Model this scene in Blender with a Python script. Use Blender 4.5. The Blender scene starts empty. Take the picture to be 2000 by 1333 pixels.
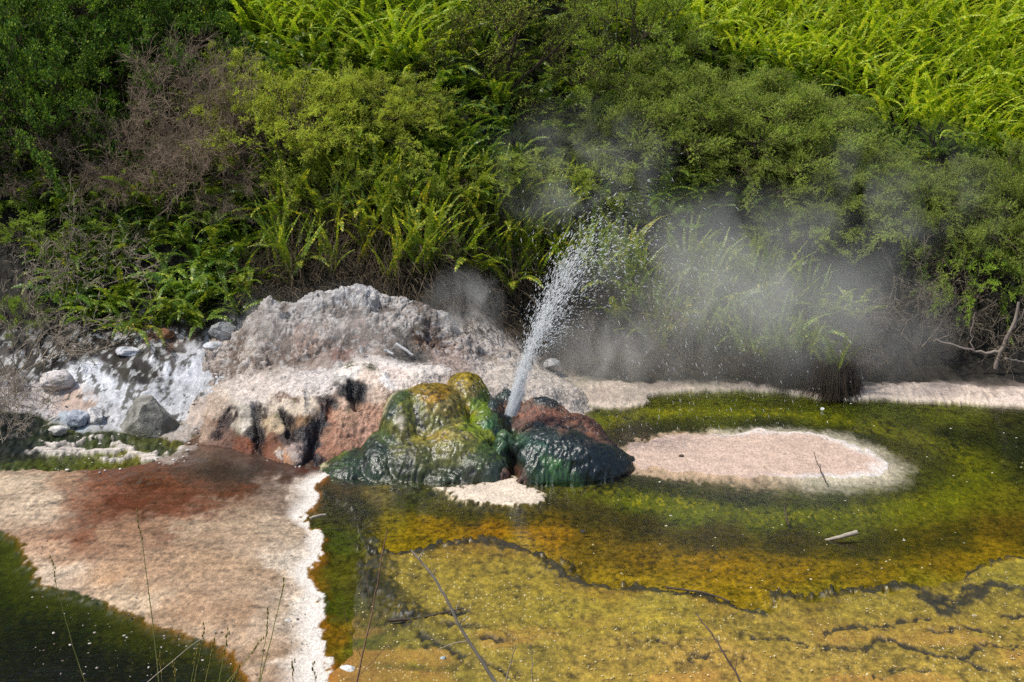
import bpy, math, random
import numpy as np
from mathutils import Vector, Matrix

# ------------------------------------------------------------------ camera, world, sun, exposure
S = bpy.context.scene
CAM_H, PITCH, FPX = 4.0, math.radians(14.0), 2747.0
cam_d = bpy.data.cameras.new('camera'); cam = bpy.data.objects.new('camera', cam_d)
S.collection.objects.link(cam)
cam.location = (0, 0, CAM_H); cam.rotation_euler = (math.pi/2 - PITCH, 0, 0)
cam_d.sensor_width = 36.0; cam_d.lens = FPX/2000*36.0; cam_d.clip_end = 500; cam_d.clip_start = 0.05
S.camera = cam

SUN_DIR = Vector((-0.47, -0.16, 0.865)).normalized()        # towards the sun: high on the left
el = math.asin(SUN_DIR.z); az = math.atan2(SUN_DIR.x, SUN_DIR.y)
W = bpy.data.worlds.new('World'); S.world = W; W.use_nodes = True
nt = W.node_tree; bg = nt.nodes['Background']
sky = nt.nodes.new('ShaderNodeTexSky'); sky.sky_type = 'NISHITA'; sky.sun_disc = False
sky.sun_elevation = el; sky.sun_rotation = az; sky.dust_density = 2.0
nt.links.new(sky.outputs[0], bg.inputs[0]); bg.inputs[1].default_value = 0.15
sun_d = bpy.data.lights.new('sun', 'SUN'); sun_d.energy = 3.4; sun_d.angle = math.radians(0.6); sun_d.color = (1, .955, .88)
sun = bpy.data.objects.new('sun', sun_d); S.collection.objects.link(sun)
sun.rotation_euler = (-SUN_DIR).to_track_quat('-Z', 'Y').to_euler()
S.view_settings.view_transform = 'Standard'; S.view_settings.look = 'None'; S.view_settings.exposure = 0.25
S.view_settings.gamma = 1.0
S.cycles.max_bounces = 8; S.cycles.transparent_max_bounces = 24; S.cycles.volume_bounces = 1
S.cycles.volume_step_rate = 2.0; S.cycles.use_denoising = False

rng = np.random.default_rng(7)
R = random.Random(11)

# ------------------------------------------------------------------ helpers: projection
CP, SP = math.cos(PITCH), math.sin(PITCH)
def ray(px, py):
    u = (np.asarray(px, float)-1000)/FPX; v = (666.5-np.asarray(py, float))/FPX
    return u, CP + v*SP, -SP + v*CP
def gp(px, py, z=0.0):                     # the point of a pixel on the level z
    dx, dy, dz = ray(px, py); t = (z-CAM_H)/dz
    return dx*t, dy*t
def wp(px, py, Y):                         # the point of a pixel at the distance Y
    dx, dy, dz = ray(px, py); t = Y/dy
    return float(dx*t), float(Y), float(CAM_H+dz*t)
def zrow(py, Y): return wp(1000, py, Y)[2]
def proj(x, y, z):
    d = y*CP - (z-CAM_H)*SP; v = (y*SP + (z-CAM_H)*CP)
    d = np.maximum(d, .05)
    return 1000+FPX*x/d, 666.5-FPX*v/d

# ------------------------------------------------------------------ helpers: noise
def _h(a, b, c, s):
    n = (a.astype(np.uint32)*np.uint32(374761393) + b.astype(np.uint32)*np.uint32(668265263)
         + c.astype(np.uint32)*np.uint32(2147483647) + np.uint32((s*1274126177) & 0xffffffff))
    n = (n ^ (n >> np.uint32(13)))*np.uint32(1274126177); n = n ^ (n >> np.uint32(16))
    n = n*np.uint32(2246822519); n = n ^ (n >> np.uint32(15))
    return n.astype(np.float32)*np.float32(2/4294967295.0)-1
def vn2(x, y, s=0):
    xi = np.floor(x).astype(np.int64); yi = np.floor(y).astype(np.int64)
    fx = (x-xi).astype(np.float32); fy = (y-yi).astype(np.float32)
    fx = fx*fx*fx*(fx*(fx*6-15)+10); fy = fy*fy*fy*(fy*(fy*6-15)+10)
    z = np.zeros_like(xi)
    a = _h(xi, yi, z, s); b = _h(xi+1, yi, z, s); c = _h(xi, yi+1, z, s); d = _h(xi+1, yi+1, z, s)
    return (a+(b-a)*fx)*(1-fy) + (c+(d-c)*fx)*fy
def fb2(x, y, f, o=4, s=0, g=.5):
    r = 0; a = 1; t = 0
    for i in range(o):
        r = r + a*vn2(x*f+17.3*i, y*f-9.1*i, s+i); t += a; a *= g; f *= 2.03
    return r/t*1.6
def vn3(x, y, z, s=0):
    xi = np.floor(x).astype(np.int64); yi = np.floor(y).astype(np.int64); zi = np.floor(z).astype(np.int64)
    fx = x-xi; fy = y-yi; fz = z-zi
    fx = fx*fx*(3-2*fx); fy = fy*fy*(3-2*fy); fz = fz*fz*(3-2*fz)
    r = 0
    for dx in (0, 1):
        for dy in (0, 1):
            for dz in (0, 1):
                w = (fx if dx else 1-fx)*(fy if dy else 1-fy)*(fz if dz else 1-fz)
                r = r + w*_h(xi+dx, yi+dy, zi+dz, s)
    return r
def fb3(x, y, z, f, o=4, s=0, g=.5):
    r = 0; a = 1; t = 0
    for i in range(o):
        r = r + a*vn3(x*f+7.7*i, y*f+3.1*i, z*f-5.3*i, s+i); t += a; a *= g; f *= 2.03
    return r/t*1.6
def sst(a, b, x):
    t = np.clip((x-a)/(b-a), 0, 1); return t*t*(3-2*t)
def lin(c):
    c = np.asarray(c, float)/255.0
    return np.where(c <= .04045, c/12.92, ((c+.055)/1.055)**2.4)
KALB = 0.72
def idw(pts, px, py, ys=2.0, pw=2.2):
    """Colour of the natural staining, interpolated between sampled places (pixel, pixel, r, g, b)."""
    num = np.zeros(px.shape+(3,), np.float32); den = np.zeros(px.shape, np.float32)
    for a, b, r, g, bl in pts:
        d2 = (px-a)**2 + ((py-b)*ys)**2 + 60.
        w = (1e4/d2)**pw
        num += w[..., None]*(lin((r, g, bl))*KALB).astype(np.float32); den += w
    return num/den[..., None]
def seg_dist(px, py, pts, closed=False):
    P = [np.array(p, float) for p in pts]
    if closed: P = P+[P[0]]
    best = np.full(px.shape, 1e9)
    for a, b in zip(P[:-1], P[1:]):
        d = b-a; L = max(d@d, 1e-12)
        t = np.clip(((px-a[0])*d[0]+(py-a[1])*d[1])/L, 0, 1)
        q = (px-a[0]-t*d[0])**2+(py-a[1]-t*d[1])**2
        best = np.minimum(best, q)
    return np.sqrt(best)
def sd_poly(x, y, pts):                    # >0 inside
    d = seg_dist(x, y, pts, True); ins = np.zeros(x.shape, bool)
    n = len(pts)
    for i in range(n):
        (x0, y0), (x1, y1) = pts[i], pts[(i+1) % n]
        if y0 == y1: continue
        c = ((y0 > y) != (y1 > y)) & (x < (x1-x0)*(y-y0)/(y1-y0)+x0)
        ins ^= c
    return np.where(ins, d, -d)
def G(pts): return [tuple(float(v) for v in gp(a, b)) for a, b in pts]   # pixel outline -> outline on the ground

# ------------------------------------------------------------------ helpers: meshes
def mesh(name, V, Fs, mat, attrs=None, smooth=True):
    """V (n,3); Fs a list of face index arrays (m,3) or (m,4)."""
    me = bpy.data.meshes.new(name)
    V = np.ascontiguousarray(V, np.float32)
    Fs = [np.asarray(f, np.int32) for f in (Fs if isinstance(Fs, list) else [Fs]) if len(f)]
    loops = np.concatenate([f.ravel() for f in Fs]); tot = np.concatenate([np.full(len(f), f.shape[1], np.int32) for f in Fs])
    st = np.concatenate([[0], np.cumsum(tot)[:-1]]).astype(np.int32)
    me.vertices.add(len(V)); me.vertices.foreach_set('co', V.ravel())
    me.loops.add(len(loops)); me.loops.foreach_set('vertex_index', loops)
    me.polygons.add(len(tot)); me.polygons.foreach_set('loop_start', st)
    if smooth: me.polygons.foreach_set('use_smooth', np.ones(len(tot), bool))
    for k, a in (attrs or {}).items():
        a = np.asarray(a, np.float32)
        if a.ndim == 2:
            at = me.attributes.new(k, 'FLOAT_COLOR', 'POINT')
            at.data.foreach_set('color', np.concatenate([a[:, :3], np.ones((len(a), 1), np.float32)], 1).ravel())
        else:
            at = me.attributes.new(k, 'FLOAT', 'POINT'); at.data.foreach_set('value', a.ravel())
    if mat: me.materials.append(mat)
    me.update(); me.validate()
    return me
def ob(name, me, parent=None, loc=None):
    o = bpy.data.objects.new(name, me); S.collection.objects.link(o)
    if parent is not None: o.parent = parent
    if loc is not None: o.location = loc
    return o
def tag(o, label=None, cat=None, group=None, kind=None):
    if label: o['label'] = label
    if cat: o['category'] = cat
    if group: o['group'] = group
    if kind: o['kind'] = kind
    return o
class MB:
    def __init__(s): s.V = []; s.F3 = []; s.F4 = []; s.n = 0
    def add(s, V, F):
        F = np.asarray(F, np.int64)+s.n
        (s.F4 if F.shape[1] == 4 else s.F3).append(F); s.V.append(np.asarray(V, np.float32)); s.n += len(V)
    def get(s):
        f = []
        if s.F3: f.append(np.concatenate(s.F3))
        if s.F4: f.append(np.concatenate(s.F4))
        return np.concatenate(s.V), f
    def mesh(s, name, mat, smooth=True, attrs=None):
        V, f = s.get(); return mesh(name, V, f, mat, attrs, smooth)
def nrm(v): return v/np.maximum(np.linalg.norm(v, axis=-1, keepdims=True), 1e-9)
def prisms(P0, P1, r0, r1, k=3):
    """Many tapered k-sided tubes at once."""
    P0 = np.asarray(P0, float); P1 = np.asarray(P1, float); n = len(P0)
    r0 = np.broadcast_to(r0, (n,)); r1 = np.broadcast_to(r1, (n,))
    d = nrm(P1-P0); ref = np.where(np.abs(d[:, 2:3]) > .9, np.array([[1., 0, 0]]), np.array([[0, 0, 1.]]))
    a = nrm(np.cross(d, ref)); b = np.cross(d, a)
    V = np.empty((n, 2*k, 3)); F = []
    for i in range(k):
        t = 2*math.pi*i/k; o = a*math.cos(t)+b*math.sin(t)
        V[:, i] = P0+o*r0[:, None]; V[:, k+i] = P1+o*r1[:, None]
        j = (i+1) % k; F.append([i, j, k+j, k+i])
    F = (np.arange(n)[:, None, None]*2*k + np.array(F)[None]).reshape(-1, 4)
    return V.reshape(-1, 3), F
def tube(P, rad, k=6, cap=True):
    P = np.asarray(P, float); n = len(P); rad = np.broadcast_to(rad, (n,))
    T = nrm(np.gradient(P, axis=0)); ref = np.array([.31, .87, .38]); A = nrm(np.cross(T, ref)); B = np.cross(T, A)
    V = np.concatenate([[P[i]+(A[i]*math.cos(2*math.pi*j/k)+B[i]*math.sin(2*math.pi*j/k))*rad[i] for j in range(k)] for i in range(n)])
    F = [[i*k+j, i*k+(j+1) % k, (i+1)*k+(j+1) % k, (i+1)*k+j] for i in range(n-1) for j in range(k)]
    return V, np.array(F)

# ------------------------------------------------------------------ materials
def newmat(name):
    m = bpy.data.materials.new(name); m.use_nodes = True
    n = m.node_tree.nodes; n.clear(); out = n.new('ShaderNodeOutputMaterial')
    return m, n, m.node_tree.links, out
def node(n, t, **kw):
    x = n.new(t)
    for k, v in kw.items():
        if k.startswith('i_'): x.inputs[k[2:].replace('_', ' ')].default_value = v
        else: setattr(x, k, v)
    return x
def mixrgb(n, l, a, b, f, bt='MIX'):
    m = n.new('ShaderNodeMix'); m.data_type = 'RGBA'; m.blend_type = bt; m.clamp_factor = True
    for i, v in ((6, a), (7, b), (0, f)):
        if hasattr(v, 'is_output'): l.new(v, m.inputs[i])
        else: m.inputs[i].default_value = v if i == 0 or len(v) == 4 else tuple(v)+(1,)
    return m.outputs[2]
def math_(n, l, op, a, b=None, c=None, clamp=False):
    m = n.new('ShaderNodeMath'); m.operation = op; m.use_clamp = clamp
    for i, v in enumerate((a, b, c)):
        if v is None: continue
        if hasattr(v, 'is_output'): l.new(v, m.inputs[i])
        else: m.inputs[i].default_value = v
    return m.outputs[0]

def rock_mat(name, fine=60., fine_amt=.35, bump=.5, bscale=90., dist=.01, speck=True, spec=.4, ys=1., grain=.35, zs=1.):
    """Natural mineral or algae surface: colour attribute, small-scale mottling, pale grains, wetness."""
    m, n, l, out = newmat(name)
    col = node(n, 'ShaderNodeAttribute', attribute_name='Col'); wet = node(n, 'ShaderNodeAttribute', attribute_name='wet')
    tg = node(n, 'ShaderNodeNewGeometry'); tc = node(n, 'ShaderNodeMapping'); tc.inputs['Scale'].default_value = (1, ys, zs); l.new(tg.outputs['Position'], tc.inputs[0])
    n1 = node(n, 'ShaderNodeTexNoise', i_Scale=fine, i_Detail=5., i_Roughness=.65); l.new(tc.outputs[0], n1.inputs['Vector'])
    n2 = node(n, 'ShaderNodeTexNoise', i_Scale=fine*.22, i_Detail=4., i_Roughness=.6); l.new(tc.outputs[0], n2.inputs['Vector'])
    f = math_(n, l, 'MULTIPLY_ADD', n1.outputs[0], fine_amt*3.2, 1-fine_amt*1.6)
    f2 = math_(n, l, 'MULTIPLY_ADD', n2.outputs[0], fine_amt*1.2, 1-fine_amt*.6)
    n3 = node(n, 'ShaderNodeTexNoise', i_Scale=fine*2.4, i_Detail=2., i_Roughness=.6); l.new(tc.outputs[0], n3.inputs['Vector'])
    f3 = math_(n, l, 'MULTIPLY_ADD', n3.outputs[0], grain*4, 1-grain*2)
    ff = math_(n, l, 'MULTIPLY', math_(n, l, 'MULTIPLY', f, f2), math_(n, l, 'MAXIMUM', f3, .1))
    cc = node(n, 'ShaderNodeCombineColor'); [l.new(ff, cc.inputs[i]) for i in range(3)]
    c = mixrgb(n, l, col.outputs[0], cc.outputs[0], 1.0, 'MULTIPLY')
    if speck:
        sp = node(n, 'ShaderNodeAttribute', attribute_name='speck'); spc = node(n, 'ShaderNodeAttribute', attribute_name='SpeckCol')
        vo = node(n, 'ShaderNodeTexVoronoi', i_Scale=58.); l.new(tc.outputs[0], vo.inputs['Vector'])
        rr = math_(n, l, 'MULTIPLY', sp.outputs['Fac'], .30)
        sx = node(n, 'ShaderNodeSeparateColor'); l.new(vo.outputs['Color'], sx.inputs[0])
        rr = math_(n, l, 'MULTIPLY', rr, math_(n, l, 'POWER', sx.outputs[0], 2.))
        mk = math_(n, l, 'LESS_THAN', vo.outputs['Distance'], rr)
        c = mixrgb(n, l, c, spc.outputs[0], math_(n, l, 'MULTIPLY', mk, .8))
    p = node(n, 'ShaderNodeBsdfPrincipled'); l.new(c, p.inputs['Base Color'])
    l.new(math_(n, l, 'MULTIPLY_ADD', wet.outputs['Fac'], -.70, .88), p.inputs['Roughness'])
    p.inputs['Specular IOR Level'].default_value = spec
    b1 = node(n, 'ShaderNodeTexNoise', i_Scale=bscale, i_Detail=4., i_Roughness=.6); l.new(tc.outputs[0], b1.inputs['Vector'])
    bp = node(n, 'ShaderNodeBump', i_Strength=bump, i_Distance=dist); l.new(b1.outputs[0], bp.inputs['Height']); l.new(bp.outputs[0], p.inputs['Normal'])
    l.new(p.outputs[0], out.inputs[0])
    return m

def leaf_mat(name, cols, trans=.35, rough=.5, spec=.35, gain=2.0):
    """Leaves: colour differs leaf by leaf; the object's own tint multiplies it."""
    m, n, l, out = newmat(name)
    g = node(n, 'ShaderNodeNewGeometry'); oi = node(n, 'ShaderNodeObjectInfo')
    cr = n.new('ShaderNodeValToRGB'); e = cr.color_ramp
    while len(e.elements) < len(cols): e.elements.new(.5)
    for k, c in enumerate(cols):
        e.elements[k].position = c[0]; e.elements[k].color = tuple(np.minimum(lin(c[1])*gain*np.array([1.10, 1.0, .95]), .6))+(1,)
    l.new(g.outputs['Random Per Island'], cr.inputs[0])
    no = node(n, 'ShaderNodeTexNoise', i_Scale=1.7, i_Detail=3.); l.new(g.outputs['Position'], no.inputs['Vector'])
    fv = math_(n, l, 'MULTIPLY_ADD', no.outputs[0], 1.1, .45)
    cc = node(n, 'ShaderNodeCombineColor'); [l.new(fv, cc.inputs[i]) for i in range(3)]
    c = mixrgb(n, l, cr.outputs[0], cc.outputs[0], 1.0, 'MULTIPLY')
    c = mixrgb(n, l, c, oi.outputs['Color'], 1.0, 'MULTIPLY')
    p = node(n, 'ShaderNodeBsdfPrincipled', i_Roughness=rough); l.new(c, p.inputs['Base Color']); p.inputs['Specular IOR Level'].default_value = spec
    t = node(n, 'ShaderNodeBsdfTranslucent'); tcol = mixrgb(n, l, c, (1.25, 1.2, .55, 1), 1.0, 'MULTIPLY'); l.new(tcol, t.inputs[0])
    mx = node(n, 'ShaderNodeMixShader'); mx.inputs[0].default_value = trans
    l.new(p.outputs[0], mx.inputs[1]); l.new(t.outputs[0], mx.inputs[2]); l.new(mx.outputs[0], out.inputs[0])
    return m
def bark_mat(name, c1, c2, scale=30., rough=.85):
    m, n, l, out = newmat(name)
    g = node(n, 'ShaderNodeNewGeometry'); oi = node(n, 'ShaderNodeObjectInfo')
    no = node(n, 'ShaderNodeTexNoise', i_Scale=scale, i_Detail=5.); l.new(g.outputs['Position'], no.inputs['Vector'])
    f = math_(n, l, 'MULTIPLY_ADD', no.outputs[0], 1.1, -.3)
    f = math_(n, l, 'MULTIPLY_ADD', g.outputs['Random Per Island'], .55, f, clamp=True)
    c = mixrgb(n, l, tuple(lin(c1)), tuple(lin(c2)), f)
    c = mixrgb(n, l, c, oi.outputs['Color'], 1.0, 'MULTIPLY')
    p = node(n, 'ShaderNodeBsdfPrincipled', i_Roughness=rough); l.new(c, p.inputs['Base Color']); p.inputs['Specular IOR Level'].default_value = .25
    l.new(p.outputs[0], out.inputs[0]); return m

M_ground = rock_mat('terrace_ground', fine=46, fine_amt=.34, bump=.22, bscale=90, dist=.006, ys=.42, grain=.42)
M_sinter = rock_mat('sinter_crust', fine=45, fine_amt=.30, bump=.9, bscale=48, dist=.016, speck=False, spec=.3)
M_algae = rock_mat('algae_coat', fine=48, fine_amt=.42, bump=.6, bscale=34, dist=.016, speck=False, spec=.6, zs=.4)
M_fern = leaf_mat('fern_leaf', [(0, (58, 84, 30)), (.45, (78, 102, 38)), (.8, (104, 122, 46)), (1, (146, 146, 60))], trans=.38, rough=.42, spec=.4, gain=1.5)
M_bright = leaf_mat('sunny_fern_leaf', [(0, (92, 128, 26)), (.4, (126, 156, 36)), (.8, (160, 176, 52)), (1, (186, 180, 70))], trans=.42, rough=.5, gain=1.5)  # yellow-green fern leaf; brightness from facing the sun is put into its colour
M_leaf = leaf_mat('shrub_leaf', [(0, (58, 78, 30)), (.4, (82, 102, 40)), (.8, (110, 124, 52)), (1, (142, 142, 64))], trans=.40, rough=.6, spec=.2, gain=3.5)
M_dark = leaf_mat('dark_shrub_leaf', [(0, (44, 70, 26)), (.5, (62, 92, 32)), (.85, (92, 114, 40)), (1, (150, 146, 56))], trans=.34, rough=.55, spec=.25, gain=2.3)  # dark green leaf; shade over the upper left corner is put into its colour
M_bark = bark_mat('shrub_bark', (44, 36, 28), (92, 80, 66))
M_dead = bark_mat('dead_twig', (92, 82, 70), (164, 150, 132), rough=.9)
M_grey = bark_mat('grey_twig', (120, 108, 94), (186, 174, 156), rough=.9)
M_thatch = bark_mat('dead_frond', (52, 44, 34), (112, 98, 76), rough=.95)
M_stalk = bark_mat('grass_stalk', (104, 112, 52), (168, 158, 96), scale=14)
M_wood = bark_mat('driftwood', (96, 84, 74), (150, 138, 126), scale=24)

# ------------------------------------------------------------------ terrain
def terrain0(x, y):
    wl = 1-sst(-.55, .75, x)
    zl = wl*(.60*sst(12.0, 14.5, y)*1.05)
    yh = 14.15+.45*sst(-1.4, .4, x)+.12*np.sin(x*1.3)
    d = y-yh; zh = .82*(np.sqrt(d*d+.06)+d)/2
    zh = np.where(zh > 15, 15+(zh-15)*.15, zh)
    b = 7.15-y; zb = .5*(np.sqrt(b*b+.04)+b)/2-.02
    zb = np.minimum(np.maximum(zb, 0), 2.45)
    return zl+zh*sst(12.6, 14.0, y)+zb
def terrain(x, y):
    x = np.asarray(x, float); y = np.asarray(y, float)
    h = sst(14.3, 15.5, y)
    return terrain0(x, y)+h*.16*fb2(x, y, .8, 3, 5)
def hit(px, py):                            # where a pixel's ray first meets the terrain
    dx, dy, dz = ray(px, py)
    t = np.linspace(7, 60, 2600); x = dx*t; y = dy*t; z = CAM_H+dz*t
    g = terrain(x, y); k = np.argmax(z < g)
    if not (z < g).any(): k = len(t)-1
    return float(x[k]), float(y[k]), float(g[k])

POOL = [(1195,838,56,42,36),(1245,846,66,50,42),(1285,852,50,46,36),(1150,810,70,76,20),(1300,790,100,100,22),(1450,785,100,102,20),(1600,795,84,88,18),(1700,800,70,76,18),(1850,800,88,90,20),(1990,812,50,52,16),
 (1300,830,40,44,22),(1500,825,44,48,20),(1700,830,46,50,18),(1850,850,36,40,16),(1990,860,32,38,16),(1780,870,84,80,28),(1900,900,70,70,20),(1990,930,60,62,18),
 (1230,930,40,44,22),(1300,958,42,50,20),(1450,968,46,54,20),(1600,982,62,68,20),(1750,950,80,80,26),(1850,940,84,84,20),(1950,955,104,94,18),
 (1250,970,66,74,16),(1350,992,86,92,16),(1500,1006,84,88,16),(1650,1010,84,84,16),(1800,985,100,92,18),
 (1100,960,70,60,22),(1150,1000,64,52,20),(1250,1022,58,46,16),(1400,1045,62,48,16),(1550,1050,54,42,14),(1700,1060,54,42,12),(1850,1050,72,54,12),(1980,1040,92,66,14),
 (760,1010,122,102,16),(850,1020,146,110,14),(950,1030,154,106,14),(1050,1040,150,106,14),(1150,1060,112,86,18),(1250,1080,126,94,14),(1400,1100,142,104,14),(1550,1110,138,104,14),(1700,1110,126,96,14),(1850,1090,126,94,16),(1950,1072,132,100,16),
 (800,1060,146,116,16),(1000,1058,156,122,20),(1200,1130,152,120,20),(1400,1150,152,118,18),(1600,1150,136,112,20),(1800,1130,132,112,26),
 (800,1120,150,128,42),(1000,1120,156,132,42),(900,1180,154,132,48),(1100,1200,160,138,46),(1300,1190,162,140,48),(1500,1220,160,134,52),(1700,1200,160,138,50),(1900,1190,152,130,48),
 (800,1290,132,118,40),(1000,1290,154,132,52),(1200,1290,170,140,60),(1400,1300,176,140,64),(1600,1300,168,138,62),(1900,1300,164,136,58),(1980,1120,154,136,40),
 (650,1100,84,78,18),(665,1180,70,72,14),(650,1050,66,74,16),(690,1250,88,88,20),(740,1310,64,74,16),(665,1310,124,86,18),(648,1240,132,92,18),(720,1150,64,58,20),
 (680,950,56,48,22),(740,960,114,98,52),(800,965,56,58,14),(850,985,70,64,14),(900,1000,66,58,14),(1000,1000,86,72,16),(700,985,38,40,14),(655,970,46,42,16),
 (30,1080,58,66,16),(60,1180,38,46,10),(150,1230,32,40,10),(250,1240,38,42,12),(350,1270,38,40,12),(100,1300,20,26,8),(300,1320,24,26,8),(430,1300,32,32,12),(-300,1200,20,26,8),(2400,1000,60,60,16),(2400,1200,150,128,46)]
PINK = [(30,950,190,168,140),(60,1000,200,176,148),(120,950,165,130,100),(180,940,118,72,46),(250,930,106,58,36),(200,960,126,76,48),(300,960,92,48,28),(250,990,104,54,30),(180,1010,128,80,50),
 (350,960,116,66,38),(400,930,70,46,36),(450,910,70,54,44),(500,935,48,34,30),(570,930,52,38,32),(430,890,84,66,54),(480,960,78,44,28),(400,980,104,54,30),(350,1000,114,64,38),(450,985,140,110,84),
 (550,970,126,104,86),(590,955,196,176,156),(150,1060,126,80,52),(110,1080,176,140,110),(200,1060,158,122,92),(260,1040,140,104,76),(350,1040,180,152,122),(450,1030,168,142,114),(520,1040,178,154,128),
 (100,1120,200,176,150),(220,1130,176,140,106),(300,1120,180,144,112),(400,1110,172,140,108),(500,1120,168,138,108),(560,1100,214,196,174),(250,1180,192,166,136),(350,1200,174,140,108),(450,1200,166,134,104),
 (550,1200,188,162,134),(400,1240,182,152,122),(500,1280,162,132,102),(550,1320,168,138,110),(600,1200,222,206,186),(590,1300,224,208,190),(-200,980,190,165,138)]
SLOPE = [(110,770,200,190,184),(150,790,200,176,158),(140,830,170,180,186),(200,740,226,228,230),(240,770,220,222,224),(220,800,196,196,196),(300,720,52,46,42),(280,740,44,40,36),(260,700,52,44,40),(330,695,90,84,80),
 (340,712,218,220,224),(400,700,212,214,218),(380,680,204,204,208),(440,650,190,188,186),(430,700,180,176,172),(350,760,196,198,200),(420,750,200,202,204),(300,790,208,208,208),(350,830,180,168,156),
 (400,810,200,182,166),(450,790,150,128,112),(480,760,204,192,180),(560,750,208,194,182),(620,730,216,206,196),(320,650,120,90,70),(360,640,80,66,56),(420,840,116,92,76),(380,860,110,84,66),(200,670,40,34,28),(100,700,40,36,28),
 (800,720,230,214,200),(880,720,226,204,186),(980,720,210,192,176),(1050,740,192,178,162),(950,690,206,196,186),(-200,760,40,36,30)]
MOSS = [(150,830,56,62,22),(100,870,36,46,20),(50,880,22,30,20),(200,840,52,60,20),(350,860,86,84,20),(30,840,18,24,14),(250,900,104,100,18),(100,905,74,84,14),(180,910,92,98,16),(300,870,60,66,24),(-200,880,20,26,14)]
SHORE = [(1050,760,196,180,164),(1200,770,206,188,170),(1300,755,196,178,162),(1500,755,176,156,142),(1600,775,206,186,168),(1750,775,214,194,176),(1900,780,210,190,172),(1990,795,216,196,180),
 (1850,755,176,160,148),(1950,755,120,106,96),(1150,740,120,114,92),(1350,740,150,138,122),(1700,745,110,102,96),(2300,800,200,180,165)]
CRACKS = [
 ([(725,1085),(800,1085),(870,1070),(940,1060),(1000,1072),(1060,1095),(1085,1105),(1105,1130),(1150,1148),(1200,1152),(1300,1157),(1370,1167),(1423,1185),(1493,1204)],1.35),
 ([(1095,1088),(1130,1100),(1120,1115),(1150,1140)],.7),
 ([(1510,1171),(1524,1159),(1552,1164),(1605,1166),(1643,1171),(1657,1153),(1713,1159),(1727,1146),(1770,1143),(1798,1157),(1826,1181),(1854,1199)],1.4),
 ([(1847,1185),(1896,1174),(1927,1150),(1959,1153),(2000,1167),(2060,1180)],1.45),
 ([(1812,1160),(1847,1166),(1892,1157)],.7),([(1882,1129),(1917,1115),(1941,1097),(1966,1087),(2000,1094),(2050,1100)],.8),
 ([(1601,1250),(1633,1237),(1671,1225),(1713,1232),(1773,1223),(1815,1216)],.9),([(1440,1251),(1493,1251),(1545,1251),(1577,1262)],.7),
 ([(1622,1272),(1678,1272),(1724,1253),(1766,1262),(1790,1278),(1843,1286),(1875,1290),(1927,1276)],.8),([(1875,1292),(1896,1307),(1930,1322)],1.),
 ([(1959,1215),(2000,1213),(2060,1210)],.6),([(1931,1264),(2000,1265),(2060,1268)],.6),
 ([(745,1225),(800,1222),(850,1212),(905,1203)],1.1),([(850,1226),(880,1225),(930,1232)],.9),([(830,1240),(860,1270),(905,1290)],.9),([(950,1250),(990,1262),(1010,1258)],.9),
 ([(930,1290),(960,1310),(1000,1325)],.6),([(1200,1262),(1260,1258),(1320,1266),(1400,1258)],.5),([(1350,1290),(1420,1282),(1470,1296)],.5),
 ([(770,1135),(800,1128),(815,1124)],.7),([(1700,1330),(1760,1312),(1830,1318)],.6),([(1000,1215),(1060,1228),(1120,1240)],.45),
 ([(1290,1225),(1350,1232),(1400,1226)],.45),([(1820,1240),(1880,1228),(1940,1240)],.5)]
RIDGE = [(655,965),(690,985),(708,1010),(715,1050),(735,1085),(738,1120),(750,1160),(760,1190),(800,1215)]
PINK_POLY = [(-700,900),(0,925),(60,918),(150,920),(240,915),(300,903),(345,888),(365,865),(420,850),(520,880),(620,900),(640,932),(612,950),(625,978),(592,1010),(630,1050),(626,1090),(603,1120),(622,1150),(630,1200),(624,1240),(640,1290),(642,1360),
 (520,1380),(490,1333),(450,1270),(400,1250),(300,1220),(220,1178),(150,1160),(80,1140),(60,1100),(52,1062),(20,1042),(-30,1035),(-700,1000)]
PINK_EDGE = [(640,932),(612,950),(625,978),(592,1010),(630,1050),(626,1090),(603,1120),(622,1150),(630,1200),(624,1240),(640,1290),(642,1380)]
ISLAND = [(1205,868),(1250,850),(1330,841),(1430,838),(1530,840),(1620,850),(1690,868),(1740,888),(1762,908),(1730,930),(1660,944),(1600,948),(1500,946),(1400,938),(1300,925),(1235,915),(1190,900)]
PATCH = [(850,952),(900,948),(970,944),(1000,930),(1012,945),(1040,955),(1066,966),(1060,980),(1020,990),(960,988),(900,976),(880,962)]
SHORE_POLY = [(1040,700),(1100,796),(1150,798),(1260,794),(1275,772),(1340,766),(1450,765),(1530,768),(1600,780),(1660,783),(1720,782),(1850,788),(1950,795),(2000,798),(2600,820),(2600,700)]

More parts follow.
